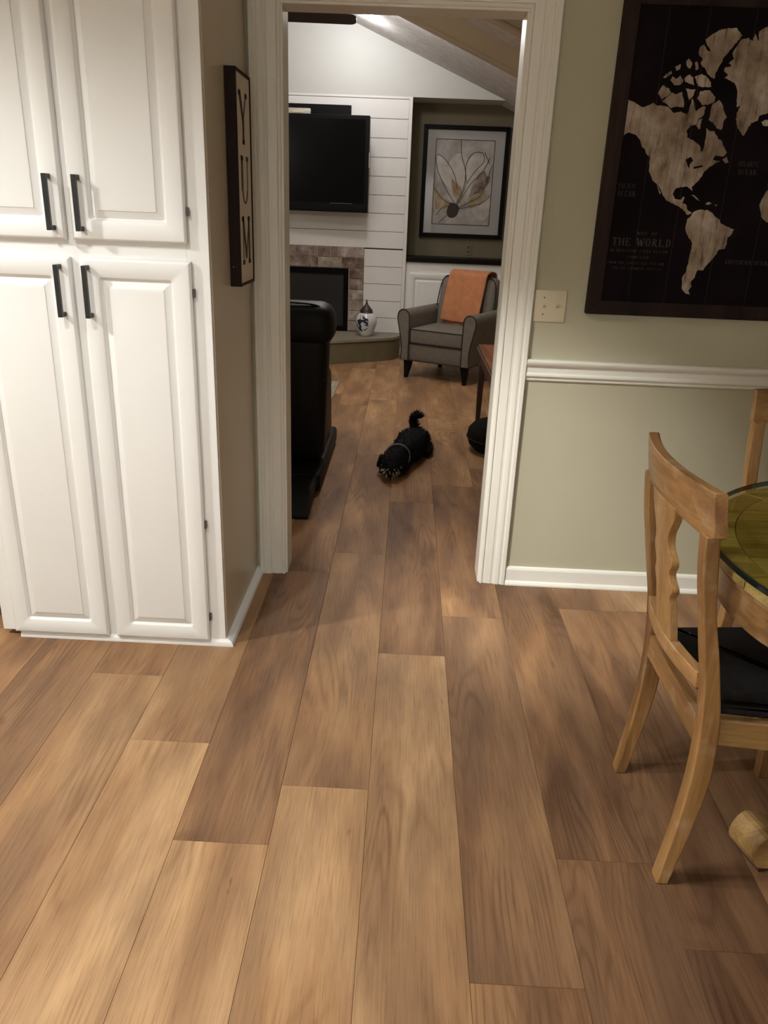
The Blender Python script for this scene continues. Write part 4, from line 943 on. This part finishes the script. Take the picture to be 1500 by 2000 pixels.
bm = bmesh.new(); tube(bm, smoothpath([(-1.20, 4.03, .992), (-.85, 4.03, .997), (-.50, 4.03, .992), (-.43, 4.03, .965)], 5), .005, 6); obj('seam', bm, M['leather'], rc, smooth=True)
# ---- rug
rg_ = thing('area_rug', 'pale patterned area rug beyond the recliner', 'rug')
obj('field', B(-3.15, -.62, 5.40, 6.80, 0.0002, .009), M['rug'], rg_); bm = bmesh.new()
for (a, b_, c, d) in ((-3.2, -.575, 6.8, 6.85), (-3.2, -.575, 5.35, 5.40), (-3.2, -3.15, 5.40, 6.80), (-.62, -.575, 5.40, 6.80)): box(bm, a, b_, c, d, .0002, .010)
obj('border', bm, M['rug'], rg_)
# ---- end table behind the right jamb and the round pouf under it
et = thing('end_table', 'reddish cherry end table half hidden by the right side of the doorway', 'table', (.50, 4.42, 0))
obj('top', B(.012, .62, .02, 1.055, .585, .602), M['redwood'], et, bevel=.003)
obj('top_edge', B(.0, .632, .008, 1.067, .560, .5845), M['cherry_dark'], et, bevel=.006)
obj('apron', B(.03, .60, .04, 1.03, .47, .5595), M['cherry_dark'], et, bevel=.003)
for x in (.022, .565):
    for y in (.03, .995): 
        bm = bmesh.new(); rg = [[bm.verts.new((x + .022 + a * h, y + .022 + b_ * h, z)) for a, b_ in ((-1, -1), (1, -1), (1, 1), (-1, 1))] for z, h in ((.4695, .022), (.2, .018), (0, .013))]
        for r0, r1 in zip(rg, rg[1:]):
            for i in range(4): bm.faces.new((r0[i], r0[(i + 1) % 4], r1[(i + 1) % 4], r1[i]))
        bm.faces.new(rg[0]); bm.faces.new(rg[-1]); obj('leg', bm, M['cherry_dark'], et)
pf = thing('floor_pouf', 'low black round pouf on the floor by the right side of the doorway', 'pouf', (.655, 4.93, 0))
obj('cushion', lathe(bmesh.new(), [(.10, 0.0), (.17, .008), (.205, .04), (.222, .09), (.215, .14), (.18, .18), (.10, .198), (.02, .20)], n=36), M['pouf'], pf, smooth=True)
bm = bmesh.new(); tube(bm, [(.2225 * cos(2 * pi * k / 36), .2225 * sin(2 * pi * k / 36), .09) for k in range(36)], .004, 6, closed=True); obj('piping', bm, M['leather'], pf, smooth=True)
# ---- ceiling fan
fan = thing('ceiling_fan', 'dark wooden ceiling fan whose blade tip shows below the doorway head', 'ceiling fan', (-1.34, 6.00, 2.640), radians(2.5))
obj('motor', lathe(bmesh.new(), [(.03, .16), (.10, .14), (.13, .09), (.13, .03), (.10, .0), (.05, -.02)], n=28), M['blade'], fan, smooth=True)
obj('rod', lathe(bmesh.new(), [(.012, .161), (.012, .80)], n=12), M['blade'], fan)
lk = obj('light_bowl', lathe(bmesh.new(), [(.06, -.021), (.12, -.05), (.14, -.10), (.12, -.15), (.06, -.18), (.01, -.19)], n=28), None, fan, smooth=True)
m, nt, b = new_mat('lit_bowl'); b.inputs['Emission Color'].default_value = (1, .9, .75, 1); b.inputs['Emission Strength'].default_value = 3.0
n_ = node(nt, 'ShaderNodeTexNoise', Scale=4.0); L(nt, ramp(nt, n_.outputs['Fac'], [(0, (.8, .78, .7)), (1, (.85, .82, .76))]), b.inputs['Base Color']); lk.data.materials.append(m)
for k in range(5):
    bm = bmesh.new(); pts = rrect(.20, .912, -.068, .068, .045, 5)
    prism(bm, pts, XY, -.004, .004); bmesh.ops.rotate(bm, verts=bm.verts[:], matrix=Matrix.Rotation(radians(-12), 3, 'X')); bmesh.ops.translate(bm, verts=bm.verts[:], vec=(0, 0, -.004))
    bmesh.ops.rotate(bm, verts=bm.verts[:], matrix=Matrix.Rotation(radians(72 * k), 3, 'Z')); bl = obj('blade', bm, M['blade'], fan)
    bm = bmesh.new(); box(bm, .10, .24, -.02, .02, .006, .012); bmesh.ops.rotate(bm, verts=bm.verts[:], matrix=Matrix.Rotation(radians(72 * k), 3, 'Z')); obj('bracket', bm, M['black'], bl)

# ---- the dog: one skinned body lying on its belly, head to the camera, tail up
def skin_body(name, joints, edges, sub=2):
    me = bpy.data.meshes.new(name + '_cage'); me.from_pydata([j[0] for j in joints], edges, []); o = bpy.data.objects.new(name + '_cage', me); COL.objects.link(o)
    sk = o.modifiers.new('skin', 'SKIN'); sk.use_smooth_shade = True
    for v, j in zip(me.skin_vertices[0].data, joints): v.radius = j[1] if isinstance(j[1], tuple) else (j[1], j[1]); v.use_root = False
    me.skin_vertices[0].data[0].use_root = True
    ss = o.modifiers.new('sub', 'SUBSURF'); ss.levels = sub; ss.render_levels = sub
    dg = bpy.context.evaluated_depsgraph_get(); dg.update(); m2 = bpy.data.meshes.new_from_object(o.evaluated_get(dg)); bpy.data.objects.remove(o)
    return m2
dog = thing('dog', 'small black shaggy dog lying on the plank floor facing the doorway, tail up', 'dog', (0, 0, 0))
J = [((.085, 4.80, .080), (.098, .080)), ((.055, 4.62, .082), (.092, .078)), ((.015, 4.47, .085), (.070, .072)), ((-.018, 4.375, .098), (.056, .060)), ((-.042, 4.30, .092), (.076, .070)), ((-.050, 4.235, .066), (.056, .050)), ((-.052, 4.190, .044), (.040, .034)),
     ((.098, 4.885, .090), (.055, .060)), ((.088, 4.925, .130), .026), ((.066, 4.935, .170), .028), ((.078, 4.925, .208), .029), ((.112, 4.905, .222), .024), ((.138, 4.895, .208), .012),
     ((.035, 4.44, .045), .034), ((.020, 4.35, .024), .022), ((-.004, 4.27, .018), .019),
     ((-.050, 4.47, .045), .034), ((-.090, 4.37, .024), .022), ((-.098, 4.29, .018), .019),
     ((.150, 4.83, .060), .050), ((.178, 4.76, .034), .034), ((.160, 4.67, .022), .022),
     ((.020, 4.86, .055), .050), ((-.010, 4.78, .034), .034), ((-.022, 4.70, .022), .022)]
Ed = [(0, 1), (1, 2), (2, 3), (3, 4), (4, 5), (5, 6), (0, 7), (7, 8), (8, 9), (9, 10), (10, 11), (11, 12), (2, 13), (13, 14), (14, 15), (2, 16), (16, 17), (17, 18), (0, 19), (19, 20), (20, 21), (0, 22), (22, 23), (23, 24)]
mb = skin_body('dog', J, Ed); zmin = min(v.co.z for v in mb.vertices)
for v in mb.vertices: v.co.z = max(v.co.z, .0008)
mb.materials.append(M['fur'])
body = bpy.data.objects.new('body', mb); COL.objects.link(body); body.parent = dog
for p in mb.polygons: p.use_smooth = True
rf = random.Random(3); mb.calc_loop_triangles()
def tufts(n, keep, ln, wd, seed, flow):
    r = random.Random(seed); bm = bmesh.new(); tri = mb.loop_triangles; areas = [t.area for t in tri]; pick = r.choices(range(len(tri)), weights=areas, k=n * 3); c = 0
    for i in pick:
        t = tri[i]; a, b_, d = (mb.vertices[k].co for k in t.vertices); u, v = r.random(), r.random()
        if u + v > 1: u, v = 1 - u, 1 - v
        p = a + (b_ - a) * u + (d - a) * v; nrm = t.normal.copy()
        if not keep(p, nrm): continue
        dr = (nrm * .55 + flow(p) * .8 + Vector((r.uniform(-.4, .4), r.uniform(-.4, .4), r.uniform(-.3, .3)))).normalized(); q = p + dr * ln * r.uniform(.6, 1.3)
        if q.z < .0015: q.z = .0015
        s = dr.cross(nrm); s = (s.normalized() if s.length > 1e-4 else Vector((1, 0, 0))) * wd
        bm.faces.new([bm.verts.new(x) for x in (p - s - nrm * .002, p + s - nrm * .002, q)]); c += 1
        if c >= n: break
    return bm
back = lambda p: Vector((.25, .9, -.35)) if p.y < 4.86 or p.z < .12 else Vector((.5, -.1, .5))
fz = obj('fur', tufts(5200, lambda p, n: n.z > -.5 and not (p.y < 4.285 and p.z < .085), .024, .0035, 4, back), M['fur'], dog); fz['kind'] = 'stuff'
bd = obj('beard', tufts(900, lambda p, n: p.y < 4.25 and p.z < .082 and abs(p.x + .05) < .075, .020, .0035, 8, lambda p: Vector(((p.x + .05) * 12, -.3, -.7))), M['furtan'], dog); bd['kind'] = 'stuff'
br = obj('brow', tufts(260, lambda p, n: p.y < 4.30 and .085 < p.z and abs(p.x + .045) < .05 and n.z > 0, .020, .003, 9, lambda p: Vector((0, -.7, -.2))), M['furgrey'], dog); br['kind'] = 'stuff'
for sgn in (-1, 1):
    bm = bmesh.new(); rbox(bm, -.012, .012, -.028, .028, -.062, .012, .011, 3); bmesh.ops.rotate(bm, verts=bm.verts[:], matrix=Matrix.Rotation(sgn * radians(-16), 3, 'Y')); bmesh.ops.translate(bm, verts=bm.verts[:], vec=(-.040 + sgn * .070, 4.335, .104)); obj('ear', bm, M['fur'], dog, smooth=True, angle=180)
    bm = bmesh.new(); bmesh.ops.create_uvsphere(bm, u_segments=12, v_segments=8, radius=.0075); bmesh.ops.translate(bm, verts=bm.verts[:], vec=(-.047 + sgn * .030, 4.205, .100)); obj('eye', bm, M['screen'], dog, smooth=True)
bm = bmesh.new(); bmesh.ops.create_uvsphere(bm, u_segments=14, v_segments=10, radius=.013); bmesh.ops.scale(bm, verts=bm.verts[:], vec=(1.1, .8, .85)); bmesh.ops.translate(bm, verts=bm.verts[:], vec=(-.053, 4.148, .050)); obj('nose', bm, M['screen'], dog, smooth=True)
bm = bmesh.new(); cpts = []
for k in range(28):
    a = 2 * pi * k / 28; cpts.append((-.018 + .076 * cos(a), 4.372 + .014 * sin(a) + .012 * cos(a), .096 + .074 * sin(a)))
tube(bm, cpts, .0048, 6, closed=True)
for v in bm.verts: v.co.z = max(v.co.z, .001)
obj('collar', bm, M['collar'], dog, smooth=True)
